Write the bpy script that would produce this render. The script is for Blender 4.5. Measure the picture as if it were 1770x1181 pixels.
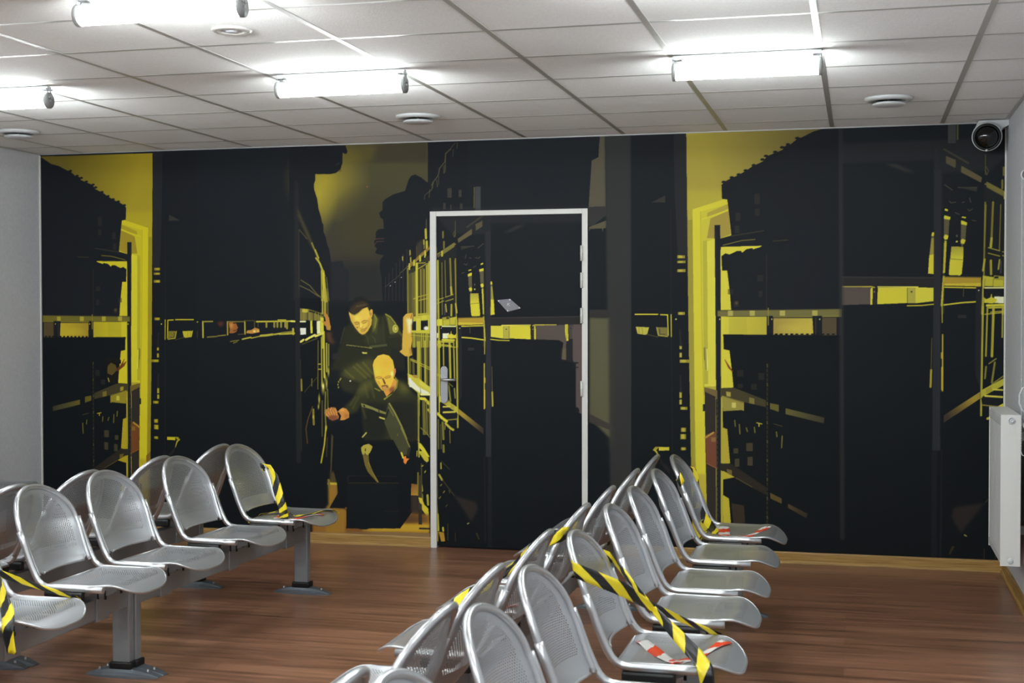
import bpy, bmesh, math, random
import numpy as np
from mathutils import Vector, Matrix

for o in list(bpy.data.objects): bpy.data.objects.remove(o, do_unlink=True)
SC = bpy.context.scene
COL = SC.collection

# ---------------------------------------------------------------- camera, world, exposure
CAM_FPX = 2362.786
CAM_C = np.array([2.56146, -8.05006, 1.44887])
YAW, PITCH, ROLL = -0.24954, -0.02064, -0.00129
_f = np.array([math.sin(YAW) * math.cos(PITCH), math.cos(YAW) * math.cos(PITCH), math.sin(PITCH)])
_r = np.array([math.cos(YAW), -math.sin(YAW), 0.0]); _u = np.cross(_r, _f)
CAM_F = _f
CAM_R = math.cos(ROLL) * _r + math.sin(ROLL) * _u
CAM_U = -math.sin(ROLL) * _r + math.cos(ROLL) * _u
cam_data = bpy.data.cameras.new('camera'); cam = bpy.data.objects.new('camera', cam_data); COL.objects.link(cam)
cam_data.sensor_width = 36.0; cam_data.lens = CAM_FPX * 36.0 / 1770.0
cam_data.clip_start = 0.05; cam_data.clip_end = 100
cam_data.dof.use_dof = True; cam_data.dof.focus_distance = 7.6; cam_data.dof.aperture_fstop = 7.1
cam.matrix_world = Matrix(((CAM_R[0], CAM_U[0], -CAM_F[0], CAM_C[0]), (CAM_R[1], CAM_U[1], -CAM_F[1], CAM_C[1]),
                           (CAM_R[2], CAM_U[2], -CAM_F[2], CAM_C[2]), (0, 0, 0, 1)))
SC.camera = cam
SC.view_settings.view_transform = 'Standard'; SC.view_settings.look = 'None'
SC.view_settings.gamma = 1.0; SC.view_settings.use_curve_mapping = False
SC.view_settings.exposure = 0.0
W = bpy.data.worlds.new('world'); SC.world = W; W.use_nodes = True
W.node_tree.nodes['Background'].inputs[0].default_value = (0.6, 0.7, 0.85, 1)
W.node_tree.nodes['Background'].inputs[1].default_value = 0.02
TUBE_POWER = 78.0            # emission of the fluorescent tubes
H = 2.509                    # ceiling height
XL, XR, YF = -2.725, 3.343, -10.6
# ---------------------------------------------------------------- the printed picture on the back wall
# The print is drawn here as a numpy raster in wall coordinates (3 mm cells) and
# becomes the colour attribute of a flat, finely divided wallpaper mesh.
CELL = 0.003
FINE = 0.004 / CELL
PX0, PX1, PZ0, PZ1 = -2.725, 3.343, 0.0, 2.51
PW, PH = int(round((PX1 - PX0) / CELL)) + 1, int(round((PZ1 - PZ0) / CELL)) + 1
HOM = None
def wall_xz(x, y):                       # a point measured in the photograph -> metres on the wall plane
    d = CAM_F + CAM_R * ((x - 885) / CAM_FPX) - CAM_U * ((y - 590.5) / CAM_FPX)
    t = -CAM_C[1] / d[1]
    return CAM_C[0] + d[0] * t, CAM_C[2] + d[2] * t
ART = np.zeros((PH, PW, 3))
art_mirror = [None]; art_clip = [None]
def blur1(m, r):
    r = int(round(r))
    if r < 1: return m
    for _ in range(2):
        for ax in (0, 1):
            c = np.cumsum(np.insert(np.pad(m, [(r + 1, r) if k == ax else (0, 0) for k in (0, 1)], mode='edge'), 0, 0, axis=ax), axis=ax)
            n = m.shape[ax]
            a = np.take(c, range(2 * r + 1 + 1, 2 * r + 2 + n), axis=ax); b = np.take(c, range(1, n + 1), axis=ax)
            m = (a - b) / (2 * r + 1)
    return m
def to_cell(pts, z):
    out = []
    for x, y in pts:
        if z: x, y = z[0] + x / z[2], z[1] + y / z[2]
        X, Z = wall_xz(x, y)
        if art_mirror[0] is not None:
            k = art_mirror[0]; X, Z = k[0] - k[1] * (X - k[2]), k[3] + k[4] * Z
        out.append(((X - PX0) / CELL, (Z - PZ0) / CELL))
    return np.array(out)
def paint(mask_fn, q, pad, col, a, col2, g, z):
    x0, y0 = np.floor(q.min(0) - pad).astype(int); x1, y1 = np.ceil(q.max(0) + pad).astype(int)
    x0, y0, x1, y1 = max(x0, 0), max(y0, 0), min(x1, PW - 1), min(y1, PH - 1)
    if art_clip[0] is not None:
        x0 = max(x0, int((art_clip[0][0] - PX0) / CELL)); x1 = min(x1, int((art_clip[0][1] - PX0) / CELL))
    if x1 < x0 or y1 < y0: return
    gx, gy = np.meshgrid(np.arange(x0, x1 + 1.), np.arange(y0, y1 + 1.))
    m = mask_fn(gx, gy) * a
    c = np.array(col) / 255.
    if col2 is not None:
        ga, gb = to_cell(g, z)
        d = gb - ga; t = np.clip(((gx - ga[0]) * d[0] + (gy - ga[1]) * d[1]) / max(d @ d, 1e-9), 0, 1)[..., None]
        c = c * (1 - t) + np.array(col2) / 255. * t
    s = ART[y0:y1 + 1, x0:x1 + 1]
    s[:] = s * (1 - m[..., None]) + c * m[..., None]
def P(col, pts, z=None, b=0, a=1., col2=None, g=None):      # filled polygon, b = softness in cells
    q = to_cell(pts, z); b = 0 if b < 1.2 else b * .6 * FINE
    def f(gx, gy):
        m = np.zeros(gx.shape)
        for ox, oy in ((-.25, -.25), (.25, -.25), (-.25, .25), (.25, .25)):
            ins = np.zeros(gx.shape, bool)
            for (ax, ay), (bx, by) in zip(q, np.roll(q, -1, 0)):
                if ay == by: continue
                yy = gy + oy
                c = ((ay > yy) != (by > yy)) & (gx + ox < (bx - ax) * (yy - ay) / (by - ay) + ax)
                ins ^= c
            m += ins * .25
        return blur1(m, b)
    paint(f, q, 2 + 2 * b, col, a, col2, g, z)
def L(col, pts, w=1., z=None, b=.5, a=1., col2=None, g=None):      # stroke, w = width in cells
    q = to_cell(pts, z); w, b = w * .86 * FINE, b * .8 * FINE
    def f(gx, gy):
        dm = np.full(gx.shape, 1e9)
        for (ax, ay), (bx, by) in zip(q[:-1], q[1:]):
            dx, dy = bx - ax, by - ay; t = np.clip(((gx - ax) * dx + (gy - ay) * dy) / max(dx * dx + dy * dy, 1e-9), 0, 1)
            dm = np.minimum(dm, np.hypot(gx - ax - t * dx, gy - ay - t * dy))
        return np.clip((w / 2 + b - dm) / (2 * b), 0, 1)
    paint(f, q, w + b + 2, col, a, col2, g, z)
def E(col, c, rx, ry, z=None, soft=.2, a=1., rot=0):       # ellipse with a soft border (soft as a share of its radius)
    s = z[2] if z else 1.
    q = to_cell([c, (c[0] + rx, c[1]), (c[0], c[1] + ry)], z)
    R1, R2 = np.hypot(*(q[1] - q[0])), np.hypot(*(q[2] - q[0])); cx, cy = q[0]
    r_ = rot if art_mirror[0] is None else -rot
    ca, sa = math.cos(r_), math.sin(r_)
    def f(gx, gy):
        dx, dy = gx - cx, -(gy - cy); u = (dx * ca + dy * sa) / R1; v = (-dx * sa + dy * ca) / R2
        return np.clip((1 - np.hypot(u, v)) / max(soft, .02), 0, 1)
    R = max(R1, R2); paint(f, np.array([[cx - R, cy - R], [cx + R, cy + R]]), 2, col, a, None, None, z)
def box(col, x0, y0, x1, y1, z=None, **k): P(col, [(x0, y0), (x1, y0), (x1, y1), (x0, y1)], z, **k)

Y1, Y2, Y3, Y4 = (206, 196, 58), (184, 174, 60), (140, 130, 50), (90, 84, 44)
K0, K1, K2 = (27, 30, 35), (19, 23, 26), (44, 45, 46)
Zn, Zo, Zm, Z3, Z6, Z5 = (1180, 330, 3.374), (1180, 640, 4.218), (830, 500, 4.658), (1170, 0, 2.95), (1170, 380, 2.95), (590, 380, 2.95)

def art_base():
    top, bot = np.array((29, 33, 38)) / 255., np.array((17, 21, 24)) / 255.
    t = np.linspace(0, 1, PH)[:, None, None]
    ART[:] = bot * (1 - t) + top * t

def art_panel():                          # shelves against the yellow lit doorway
    P((160, 146, 62), [(1186, 215), (1450, 205), (1450, 330), (1250, 420), (1250, 930), (1197, 930), (1190, 560)], col2=(108, 98, 56), g=[(1230, 290), (1400, 235)])
    P((172, 160, 60), [(1186, 330), (1260, 330), (1260, 930), (1197, 930), (1190, 560)], b=6)
    P((150, 140, 56), [(1187, 380), (1197, 380), (1201, 760), (1203, 905), (1196, 905), (1190, 560)], b=1)
    P(Y1, [(1197, 362), (1256, 343), (1262, 352), (1213, 366), (1216, 560), (1222, 930), (1205, 930), (1201, 700)])       # door casing
    P((194, 185, 62), [(1212, 366), (1260, 352), (1264, 420), (1222, 420), (1222, 670), (1217, 670), (1214, 500)])
    P((168, 152, 62), [(1223, 368), (1258, 353), (1259, 361), (1222, 376)], b=1)
    P((158, 140, 62), [(1228, 378), (1260, 364), (1263, 405), (1246, 412), (1222, 412)], b=1)
    L(Y1, [(1214, 379), (1258, 364)], 2)
    P((210, 202, 72), [(1216, 420), (1236, 412), (1238, 668), (1218, 668)], b=1)
    P((178, 170, 60), [(1215, 417), (1222, 415), (1224, 664), (1217, 664)])
    L((150, 142, 50), [(1211, 366), (1213, 560), (1217, 700)], 1, a=.6)
    P((184, 170, 60), [(1201, 820), (1222, 820), (1222, 930), (1203, 930)], b=2)
    P((128, 96, 50), [(1196, 805), (1204, 812), (1204, 833), (1196, 833)])
    P((150, 144, 66), [(1217, 600), (1221, 600), (1224, 640), (1219, 640)]); L((224, 216, 110), [(1222, 604), (1223, 640)], 2)
    L((96, 88, 30), [(1217, 602), (1218, 622)], 1.2)
    P(K0, [(1460, 200), (1425, 222), (1407, 227), (1385, 238), (1381, 238), (1366, 250), (1356, 253), (1353, 259), (1326, 270), (1319, 279), (1300, 288), (1290, 295), (1276, 303), (1262, 309), (1253, 314), (1247, 320), (1248, 344), (1257, 345), (1259, 360), (1264, 405), (1265, 930), (1460, 930)])
    for x, y in ((1378, 238), (1362, 249), (1352, 254), (1340, 262), (1324, 269), (1318, 275), (1303, 285), (1289, 294), (1277, 301), (1265, 306), (1251, 314)): E(K0, (x, y + .8), 4.5, 2.6, soft=.3)
    P(K0, [(1240, 414), (1275, 404), (1460, 370), (1460, 435), (1246, 432)])
    L((120, 112, 50), [(1250, 424), (1282, 416), (1305, 414)], 1.3); L((80, 76, 44), [(1336, 417), (1362, 415)], 1)
    L((80, 76, 50), [(1265, 408), (1320, 399)], 2, a=.5)
    P((206, 196, 66), [(1246, 427), (1317, 425), (1300, 440), (1262, 470), (1264, 538), (1246, 538)])
    P(K0, [(1247, 443), (1254, 438), (1261, 440), (1274, 434), (1281, 434), (1283, 437), (1290, 431), (1300, 429), (1302, 431), (1318, 426), (1460, 420), (1460, 540), (1264, 538), (1262, 510), (1257, 468), (1248, 468)])
    P((30, 33, 38), [(1235, 389), (1245, 389), (1246, 560), (1246, 930), (1239, 930), (1237, 560)])
    L((78, 74, 44), [(1236.5, 400), (1237, 535)], 1, a=.6)
    # shelf with labels
    P((112, 106, 62), [(1240, 537), (1460, 534), (1460, 547), (1240, 547)]); L((60, 56, 40), [(1240, 537), (1460, 534)], 1.4)
    for x in (1258, 1296, 1348, 1404): box((170, 162, 84), x, 537, x + 9, 546)
    L((140, 132, 56), [(1247, 549), (1456, 547)], 1.4)
    P((206, 196, 64), [(1247, 548), (1325, 548), (1325, 579), (1247, 579)], col2=(180, 168, 60), g=[(1250, 560), (1320, 560)])
    for x0, x1 in ((1260, 1273), (1273, 1291)): box((172, 162, 58), x0, 549, x1, 578, a=.5)
    box((160, 140, 66), 1337, 550, 1406, 579, col2=(190, 172, 70), g=[(1345, 550), (1400, 565)], b=1); box((84, 72, 52), 1421, 549, 1446, 580)
    E((196, 178, 74), (1375, 568), 34, 12, soft=1, a=.7)
    P(K0, [(1325, 546), (1336, 546), (1337, 582), (1326, 582)]); P(K0, [(1404, 546), (1421, 546), (1421, 582), (1406, 582)])
    L((72, 68, 44), [(1410, 550), (1410, 578)], 1)
    for x in (1244, 1334, 1417): E((210, 204, 120), (x, 552), 1.3, 1.6, soft=.5)
    L(Y3, [(1328, 533), (1328, 562)], 1.6)
    # lower boxes
    P((206, 196, 62), [(1247, 579), (1262, 579), (1270, 674), (1247, 674)])
    P(K1, [(1250, 578), (1460, 580), (1460, 930), (1250, 930), (1250, 810), (1249, 672), (1268, 672), (1266, 650), (1261, 606), (1251, 604)])
    for x in range(1330, 1440, 9): box(K1, x, 576.5, x + 5, 579)
    for t in range(7): L((116, 50, 34), [(1266, 642), (1253 + t, 622 + t * 2.3)], 1.3, a=.7)
    for x, y, w, h in ((1258, 500, 9, 9), (1268, 520, 9, 10), (1311, 503, 7, 11), (1309, 476, 10, 10), (1272, 368, 8, 14), (1270, 390, 8, 13), (1304, 335, 9, 18), (1305, 361, 8, 12), (1274, 640, 11, 11), (1311, 645, 10, 12), (1275, 664, 9, 7), (1298, 664, 10, 10)):
        box((54, 52, 43), x, y, x + w, y + h, b=1, a=.55)
    E((120, 104, 50), (1273, 524), 4, 4, soft=.8, a=.6)
    # cupboard with the red box
    P((110, 94, 56), [(1217, 669), (1240, 675), (1240, 690), (1218, 684)]); P((48, 43, 38), [(1218, 677), (1237, 686), (1238, 930), (1223, 930), (1219, 760)])
    P((112, 68, 50), [(1219, 752), (1238, 746), (1239, 810), (1221, 801)]); L((172, 142, 66), [(1219, 757), (1233, 748)], 3)
    box((136, 110, 60), 1229, 756, 1237, 764, a=.8); L((150, 100, 50), [(1221, 801), (1239, 810)], 1)
    for y in (699, 869): box((34, 36, 34), 1215, y, 1219, y + 12)
    # slanted shelf and cartons
    P((66, 60, 40), [(1246, 671), (1268, 670), (1324, 692), (1324, 704), (1246, 686)])
    P((160, 146, 66), [(1255, 677), (1263, 678), (1263, 686), (1256, 685)]); P((116, 108, 56), [(1295, 687), (1304, 689), (1304, 699), (1295, 697)])
    P((100, 94, 44), [(1331, 697), (1346, 700), (1346, 712), (1331, 707)]); P((96, 90, 48), [(1358, 706), (1425, 722), (1424, 732), (1358, 716)], col2=(60, 58, 44), g=[(1358, 710), (1425, 726)])
    P((146, 136, 62), [(1248, 684), (1286, 695), (1286, 711), (1250, 712)]); L((96, 88, 44), [(1252, 685), (1285, 696)], 1.2); box((196, 186, 96), 1265, 696, 1272, 705)
    P(K1, [(1250, 711), (1282, 709), (1300, 716), (1324, 722), (1324, 740), (1262, 745), (1250, 738)])
    P((176, 160, 56), [(1249, 739), (1257, 742), (1262, 801), (1249, 802)], b=.5)
    for q in ([(1270, 727), (1271, 737)], [(1278, 734), (1279, 750)], [(1290, 740), (1292, 746)], [(1352, 754), (1351, 774)], [(1342, 747), (1343, 755)], [(1304, 739), (1305, 748)]): L((150, 140, 60), q, 2, a=.7)
    L((190, 176, 60), [(1308, 731), (1317, 733)], 1.4); L((200, 184, 60), [(1312, 733), (1312, 737)], 1.6); L((80, 74, 44), [(1338, 733), (1352, 737)], 1.2)
    for x, y, w, h in ((1268, 775, 8, 9), (1270, 793, 8, 14), (1290, 766, 11, 14), (1292, 790, 9, 15)): box((78, 70, 48), x, y, x + w, y + h, b=.7, a=.8)
    P((44, 39, 34), [(1244, 801), (1264, 802), (1325, 843), (1325, 856), (1290, 838), (1244, 812)]); P((110, 94, 48), [(1256, 811), (1265, 813), (1265, 822), (1257, 818)])
    P((88, 74, 40), [(1331, 852), (1351, 862), (1351, 871), (1332, 862)]); P((80, 66, 40), [(1362, 871), (1396, 888), (1394, 896), (1362, 878)], col2=(50, 44, 36), g=[(1362, 875), (1396, 890)])
    P((176, 160, 50), [(1250, 814), (1270, 825), (1256, 828), (1250, 829)]); L((100, 90, 40), [(1272, 826), (1300, 842)], 1)
    P((186, 172, 54), [(1250, 856), (1260, 862), (1264, 912), (1250, 912)]); P((54, 46, 36), [(1264, 870), (1286, 874), (1288, 905), (1268, 905)], b=1)
    for k in range(34): L((112, 104, 52), [(1326, 630 + k * 8.2), (1326.5, 634.5 + k * 8.2)], 2, a=.35 if k % 4 else .7)
    for k in range(24): L((104, 98, 54), [(1240, 690 + k * 9), (1240, 695 + k * 9)], 1.4, a=.5)
    L((84, 78, 44), [(1325, 440), (1325, 535)], 1, a=.5)
    # dark column with tick marks, brackets between
    P(K0, [(1085, 215), (1186, 212), (1190, 560), (1197, 930), (1085, 930)], col2=K1, g=[(1140, 300), (1140, 800)])
    P((45, 45, 47), [(1164, 214), (1186, 213), (1189, 452), (1172, 450), (1166, 330)], a=.6)
    L((56, 54, 50), [(1159, 360), (1163, 930)], 1, a=.5)
    for x0, x1, y, h in ((1171, 1184, 444, 5), (1171, 1185, 453, 4), (1171, 1185, 468, 5), (1172, 1184, 542, 5), (1175, 1192, 624.5, 5), (1176, 1188, 706, 5), (1177, 1186, 743, 7), (1176, 1186, 755, 9), (1177, 1186, 776, 5)):
        box(Y3, x0, y - h / 2, x1, y + h / 2, b=.5); box(Y2, x0 + 2, y - h / 2 + .5, (x0 + x1) / 2 + 2, y + h / 2 - .5, b=.5, a=.8)
    for y, h in ((601, 6), (614, 8), (683, 10), (695, 8)): box((170, 160, 60), 1174.5, y - h / 2, 1178.5, y + h / 2)
    L((54, 50, 46), [(1175, 570), (1177, 598)], 3, a=.5); L((54, 50, 46), [(1176, 650), (1177, 678)], 3, a=.5)
    L(Y1, [(1098, 543.5), (1137, 543.5)], 1.9); L(Y1, [(1142, 544), (1154, 544.5), (1155, 580)], 1.8, col2=Y2, g=[(1150, 544), (1155, 580)]); L(Y2, [(1160, 544), (1160.5, 582)], 1.6)
    P((180, 172, 70), [(1099, 565), (1122, 566), (1119, 577), (1116, 579), (1102, 577)]); L(Y3, [(1104, 567), (1105, 576)], 1); L(Y3, [(1110, 567), (1111, 577)], 1)
    P((120, 112, 60), [(1135, 566), (1153, 566), (1154, 581), (1138, 580)]); L(Y2, [(1135, 566), (1138, 580), (1154, 582)], 1.2); L((40, 40, 38), [(1140, 569), (1141, 578), (1150, 578)], 1)
    L((90, 84, 44), [(1118, 578), (1138, 583)], 1); E((230, 224, 130), (1168.5, 552), 1.6, 1.6, soft=.5)
    box((196, 184, 58), 1139, 773, 1157, 779)
    for k in range(6): L((186, 176, 56), [(1139 - k * 1.2, 773), (1134 - k, 778), (1139 - k * .5, 793 - k * 2.4)], 1.1, a=.8)
    P((42, 38, 38), [(1140, 793), (1158, 812), (1158, 820), (1142, 802)], a=.8)
    P((70, 66, 56), [(1126, 350), (1150, 338), (1150, 350)], a=.6)

def art_door():                           # racks that run past the door of the room
    P((30, 34, 40), [(700, 230), (1040, 225), (1040, 960), (700, 960)], a=0)
    Zl, Zi, Zj, Zk = (740, 230, 4.922), (670, 400, 5.905), (670, 590, 5.905), (670, 780, 6.928)
    for q in ([(235, 80), (150, 180), (145, 240), (100, 300), (92, 350), (45, 420), (5, 480)], [(250, 80), (245, 130)], [(215, 140), (210, 200)], [(150, 180), (148, 330)], [(130, 280), (135, 340)], [(90, 370), (90, 440)], [(45, 420), (40, 470)], [(5, 480), (5, 550)]):
        L((92, 86, 60), q, 1.2, Zl, a=.7)
    for x, y, w, h in ((165, 470, 35, 80), (260, 485, 25, 60), (130, 595, 20, 55), (190, 610, 10, 45), (270, 600, 22, 48)): box((66, 62, 54), x, y, x + w, y + h, Zl, b=1, a=.8)
    box((112, 104, 60), 388, 460, 398, 640, Zl, b=1, a=.7); box((64, 66, 66), 402, 455, 448, 660, Zl, b=1)
    P((56, 55, 54), [(0, 640), (1500, 620), (1500, 760), (530, 770), (530, 860), (200, 860)], Zl, b=3, a=.35)
    P((94, 86, 60), [(250, 900), (370, 815), (372, 860), (255, 935)], Zl); P((84, 78, 58), [(402, 775), (460, 745), (460, 795), (404, 830)], Zl); L((70, 66, 54), [(330, 800), (470, 700)], 3, Zl, a=.8)
    P((120, 110, 58), [(75, 1030), (222, 930), (222, 965), (80, 1060)], Zl); P(Y2, [(110, 1005), (125, 1005), (125, 1050), (110, 1050)], Zl)
    P((70, 68, 58), [(640, 850), (760, 785), (830, 780), (700, 840)], Zl, b=3, a=.6)
    for x, y, h in ((62, 880, 70), (68, 980, 60), (125, 840, 50), (133, 925, 55), (230, 750, 130)): L(Y3 if h < 100 else (100, 94, 56), [(x, y), (x, y + h)], 3 if h < 100 else 1.2, Zl, a=.8)
    L((100, 94, 56), [(226, 830), (212, 860), (222, 885), (232, 850)], 1.2, Zl, a=.8)
    # uprights
    P((44, 44, 48), [(997, 0), (1050, 0), (1052, 1181), (1003, 1181)], Zi); P((45, 46, 52), [(1003, 0), (1050, 0), (1056, 1181), (1000, 1181)], Zj); P((38, 39, 43), [(985, 0), (1000, 0), (1000, 1181), (990, 1181)], Zi, a=.6)
    P((43, 43, 46), [(1155, 60), (1165, 60), (1175, 1100), (1160, 1100)], Zk, a=.5); P((42, 43, 48), [(843, 370), (848, 370), (850, 950), (843, 950)], None, a=.4)
    P((36, 37, 41), [(710, 880), (755, 880), (752, 1181), (715, 1181)], Zi); P((36, 37, 41), [(715, 0), (755, 0), (755, 560), (718, 660)], Zj)
    # tape rolls hanging in the rack
    for pts in ([(820, 460), (858, 455), (858, 520), (862, 600), (850, 640), (838, 610), (826, 560)], [(938, 400), (978, 395), (980, 560), (965, 575), (948, 560)], [(1050, 520), (1066, 530), (1080, 700), (1050, 700)]):
        P((92, 86, 62), pts, Zi, b=1)
    for pts in ([(815, 440), (835, 428), (858, 420), (858, 452), (818, 462)], [(825, 580), (850, 570), (860, 585), (858, 608), (835, 612)], [(932, 390), (975, 375), (980, 393), (975, 405), (936, 412)], [(946, 540), (970, 532), (980, 555), (972, 575), (952, 572)], [(1048, 515), (1062, 510), (1068, 540), (1050, 545)], [(822, 395), (850, 388), (855, 397), (825, 405)], [(950, 328), (972, 320), (972, 336), (950, 343)]):
        P(Y1, pts, Zi, b=.5)
    P((170, 160, 62), [(840, 635), (925, 632), (933, 735), (842, 740)], Zi, col2=Y1, g=[(880, 640), (880, 730)])
    P(Y1, [(842, 740), (935, 733), (943, 855), (938, 865), (862, 868), (852, 855)], Zi); L(Y3, [(842, 741), (935, 733)], 1.2, Zi)
    P((190, 180, 60), [(958, 585), (975, 580), (985, 850), (970, 845)], Zi); P(Y1, [(1050, 690), (1082, 700), (1090, 850), (1050, 855)], Zi); P((150, 140, 62), [(1050, 560), (1066, 560), (1080, 700), (1050, 690)], Zi)
    P((26, 29, 34), [(862, 440), (925, 440), (930, 632), (866, 632)], Zi); E((200, 190, 90), (887, 592), 8, 8, Zi); E((90, 90, 70), (887, 545), 6, 12, Zi)
    for q in ([(750, 160), (880, 150)], [(920, 170), (975, 125)], [(800, 240), (790, 275)], [(835, 270), (850, 275)], [(780, 330), (800, 345), (812, 330)], [(870, 370), (900, 355)], [(755, 428), (780, 420)], [(895, 270), (930, 275), (940, 260)]): L((92, 88, 66), q, 1.2, Zi, a=.8)
    P((62, 60, 52), [(745, 150), (880, 150), (750, 190)], Zi, b=1, a=.7)
    # yellow shelf and lit slit
    P((176, 146, 50), [(718, 888), (975, 880), (975, 948), (718, 958)], Zi); P((200, 180, 56), [(718, 930), (975, 935), (975, 950), (718, 958)], Zi); L((120, 104, 50), [(718, 886), (975, 880)], 1.6, Zi)
    P(Y2, [(972, 870), (985, 870), (1000, 1120), (985, 1120)], Zi); P(Y3, [(975, 600), (982, 600), (985, 1181), (975, 1181)], Zi, a=.4)
    box((44, 41, 42), 1050, 880, 2000, 955, Zi, a=.9); L((56, 52, 50), [(1050, 885), (1980, 870)], 2, Zi)
    L(Y1, [(755, 970), (972, 963)], 2, Zi); L((96, 90, 50), [(838, 970), (840, 1040)], 1, Zi); L(Y1, [(757, 1083), (850, 1090), (975, 1108)], 2.2, Zi)
    E((190, 190, 150), (733, 990), 5, 5, Zi)
    P((210, 200, 66), [(84, 296), (186, 296), (186, 398), (84, 384)], Zm); box((176, 166, 70), 186, 296, 230, 398, Zm); E((60, 56, 40), (208, 323), 6, 6, Zm)
    P(Y1, [(232, 296), (402, 296), (406, 404), (232, 396)], Zm); L((120, 110, 50), [(232, 300), (232, 390)], 1.2, Zm); L((224, 214, 90), [(172, 292), (402, 290)], 1.8, Zm)
    L(Y1, [(84, 404), (150, 412), (232, 414)], 1.6, Zm); P((46, 42, 42), [(410, 290), (436, 290), (436, 406), (410, 406)], Zm); E((150, 140, 100), (423, 322), 4, 5, Zm)
    P(Y1, [(432, 296), (444, 296), (446, 330), (450, 345), (446, 406), (434, 406)], Zm); L(Y2, [(422, 294), (440, 288), (610, 288)], 1.8, Zm)
    P((84, 75, 70), [(446, 292), (690, 288), (692, 420), (690, 570), (655, 565), (662, 490), (668, 430), (630, 410), (446, 404)], Zm)
    P((110, 100, 62), [(655, 480), (692, 480), (692, 570), (655, 565)], Zm, b=2, a=.5)
    P(Y1, [(682, 284), (706, 284), (708, 400), (712, 415), (694, 416), (684, 360)], Zm); L(Y3, [(696, 290), (698, 400)], 1, Zm)
    P((36, 36, 40), [(708, 290), (745, 290), (740, 590), (694, 580), (694, 418), (712, 416)], Zm); P((70, 64, 62), [(708, 290), (746, 284), (748, 400), (714, 400)], Zm); E((40, 38, 38), (728, 315), 6, 6, Zm)
    P((86, 76, 73), [(748, 284), (832, 282), (840, 1025), (790, 990), (770, 960), (770, 600), (748, 590)], Zm)
    L((104, 96, 84), [(744, 300), (745, 570)], 1, Zm, a=.7); P(K0, [(740, 585), (792, 590), (792, 598), (770, 600), (770, 625), (792, 625), (792, 632), (740, 640)], Zm)
    P(K0, [(770, 950), (790, 955), (800, 985), (770, 1000)], Zm)
    box((50, 50, 46), 818, 66, 880, 94, Zj, a=0.9)
    # gold reflections on uprights
    for q, w in (([(985, 230), (985, 690)], 2.2), ([(990, 380), (990, 420)], 3.), ([(988, 500), (988, 680)], 2.8), ([(1066, 520), (1070, 660)], 3.), ([(1062, 260), (1066, 520)], 1.)): L((190, 170, 50) if w > 2 else (120, 104, 44), q, w, Zj, a=.9)
    L((170, 156, 50), [(990, 0), (988, 130)], 1.6, Zj)
    # near bay of the yellow rack
    P((84, 78, 48), [(505, 240), (700, 110), (700, 1181), (505, 1181)], Zi, a=.12)
    for x0, y0, x1, y1, w, c in ((510, 300, 522, 1181, 3., Y1), (497, 300, 502, 890, 1.4, Y3), (552, 320, 556, 850, 1.4, Y3), (583, 300, 592, 670, 1.4, Y3), (636, 280, 648, 640, 3.2, Y3), (645, 570, 652, 640, 3.5, Y2), (690, 280, 702, 1181, 2.4, Y3), (684, 300, 694, 640, 1.4, Y3), (650, 750, 648, 860, 3.4, Y2), (590, 745, 598, 820, 2.4, Y2), (580, 760, 582, 850, 2., (70, 74, 92)), (692, 740, 704, 830, 3., Y2), (700, 900, 708, 1181, 3., Y2)):
        L(c, [(x0, y0), (x1, y1)], w, Zi, a=.85)
    for q in ([(500, 700), (570, 680)], [(500, 740), (570, 710)], [(590, 672), (668, 645)], [(590, 715), (668, 690)], [(510, 230), (560, 200), (690, 130)]): L(Y2, q, 1.4, Zi, a=.85)
    P((86, 80, 50), [(505, 235), (685, 110), (685, 150), (510, 270)], Zi, a=.9); P(Y2, [(545, 200), (562, 195), (562, 250), (548, 262)], Zi); P((140, 130, 60), [(560, 190), (680, 115), (680, 160), (562, 240)], Zi, a=.5)
    P((186, 178, 56), [(497, 905), (600, 890), (705, 870), (708, 955), (497, 965)], Zi); P((205, 198, 66), [(497, 900), (555, 893), (555, 965), (497, 965)], Zi); P((160, 150, 58), [(555, 880), (628, 870), (635, 905), (555, 910)], Zi); box((40, 42, 34), 597, 878, 625, 895, Zi)
    for x in (560, 632, 690): L(Y3, [(x, 900), (x + 3, 955)], 1.2, Zi)
    box(K0, 528, 972, 700, 1045, Zi); L((232, 226, 150), [(555, 970), (690, 970)], 2.2, Zi); E((220, 214, 180), (545, 990), 5, 5, Zi)
    P((250, 240, 190), [(560, 1042), (625, 1040), (625, 1092), (560, 1095)], Zi, b=1); P(Y1, [(608, 1060), (640, 1048), (645, 1015), (652, 1048), (680, 1062), (695, 1050), (697, 1090), (640, 1096), (610, 1085)], Zi)
    P((255, 248, 170), [(497, 1040), (515, 1040), (515, 1088), (497, 1088)], Zi, b=1); L(Y1, [(560, 1108), (675, 1112)], 3.6, Zi); L(Y2, [(497, 1125), (660, 1130)], 3, Zi)
    for x0, x1 in ((515, 520), (538, 538), (565, 568), (630, 633)): L(Y2, [(x0, 1120), (x1, 1181)], 2.6, Zi)
    for x0, x1, y1, w, c in ((497, 505, 560, 2.4, Y2), (522, 528, 730, 3.2, Y1), (540, 545, 20, 1.6, Y3), (567, 570, 245, 2.2, Y2), (630, 640, 400, 3.8, Y2), (672, 682, 400, 2.4, Y2), (704, 714, 880, 3., Y2), (505, 512, 540, 1.6, Y3)): L(c, [(x0, 0), (x1, y1)], w, Zj, a=.9)
    for q in ([(505, 40), (690, 62)], [(500, 30), (650, 45)], [(497, 330), (545, 350)], [(500, 345), (545, 365)]): L(Y2, q, 1.8, Zj, a=.9)
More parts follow.
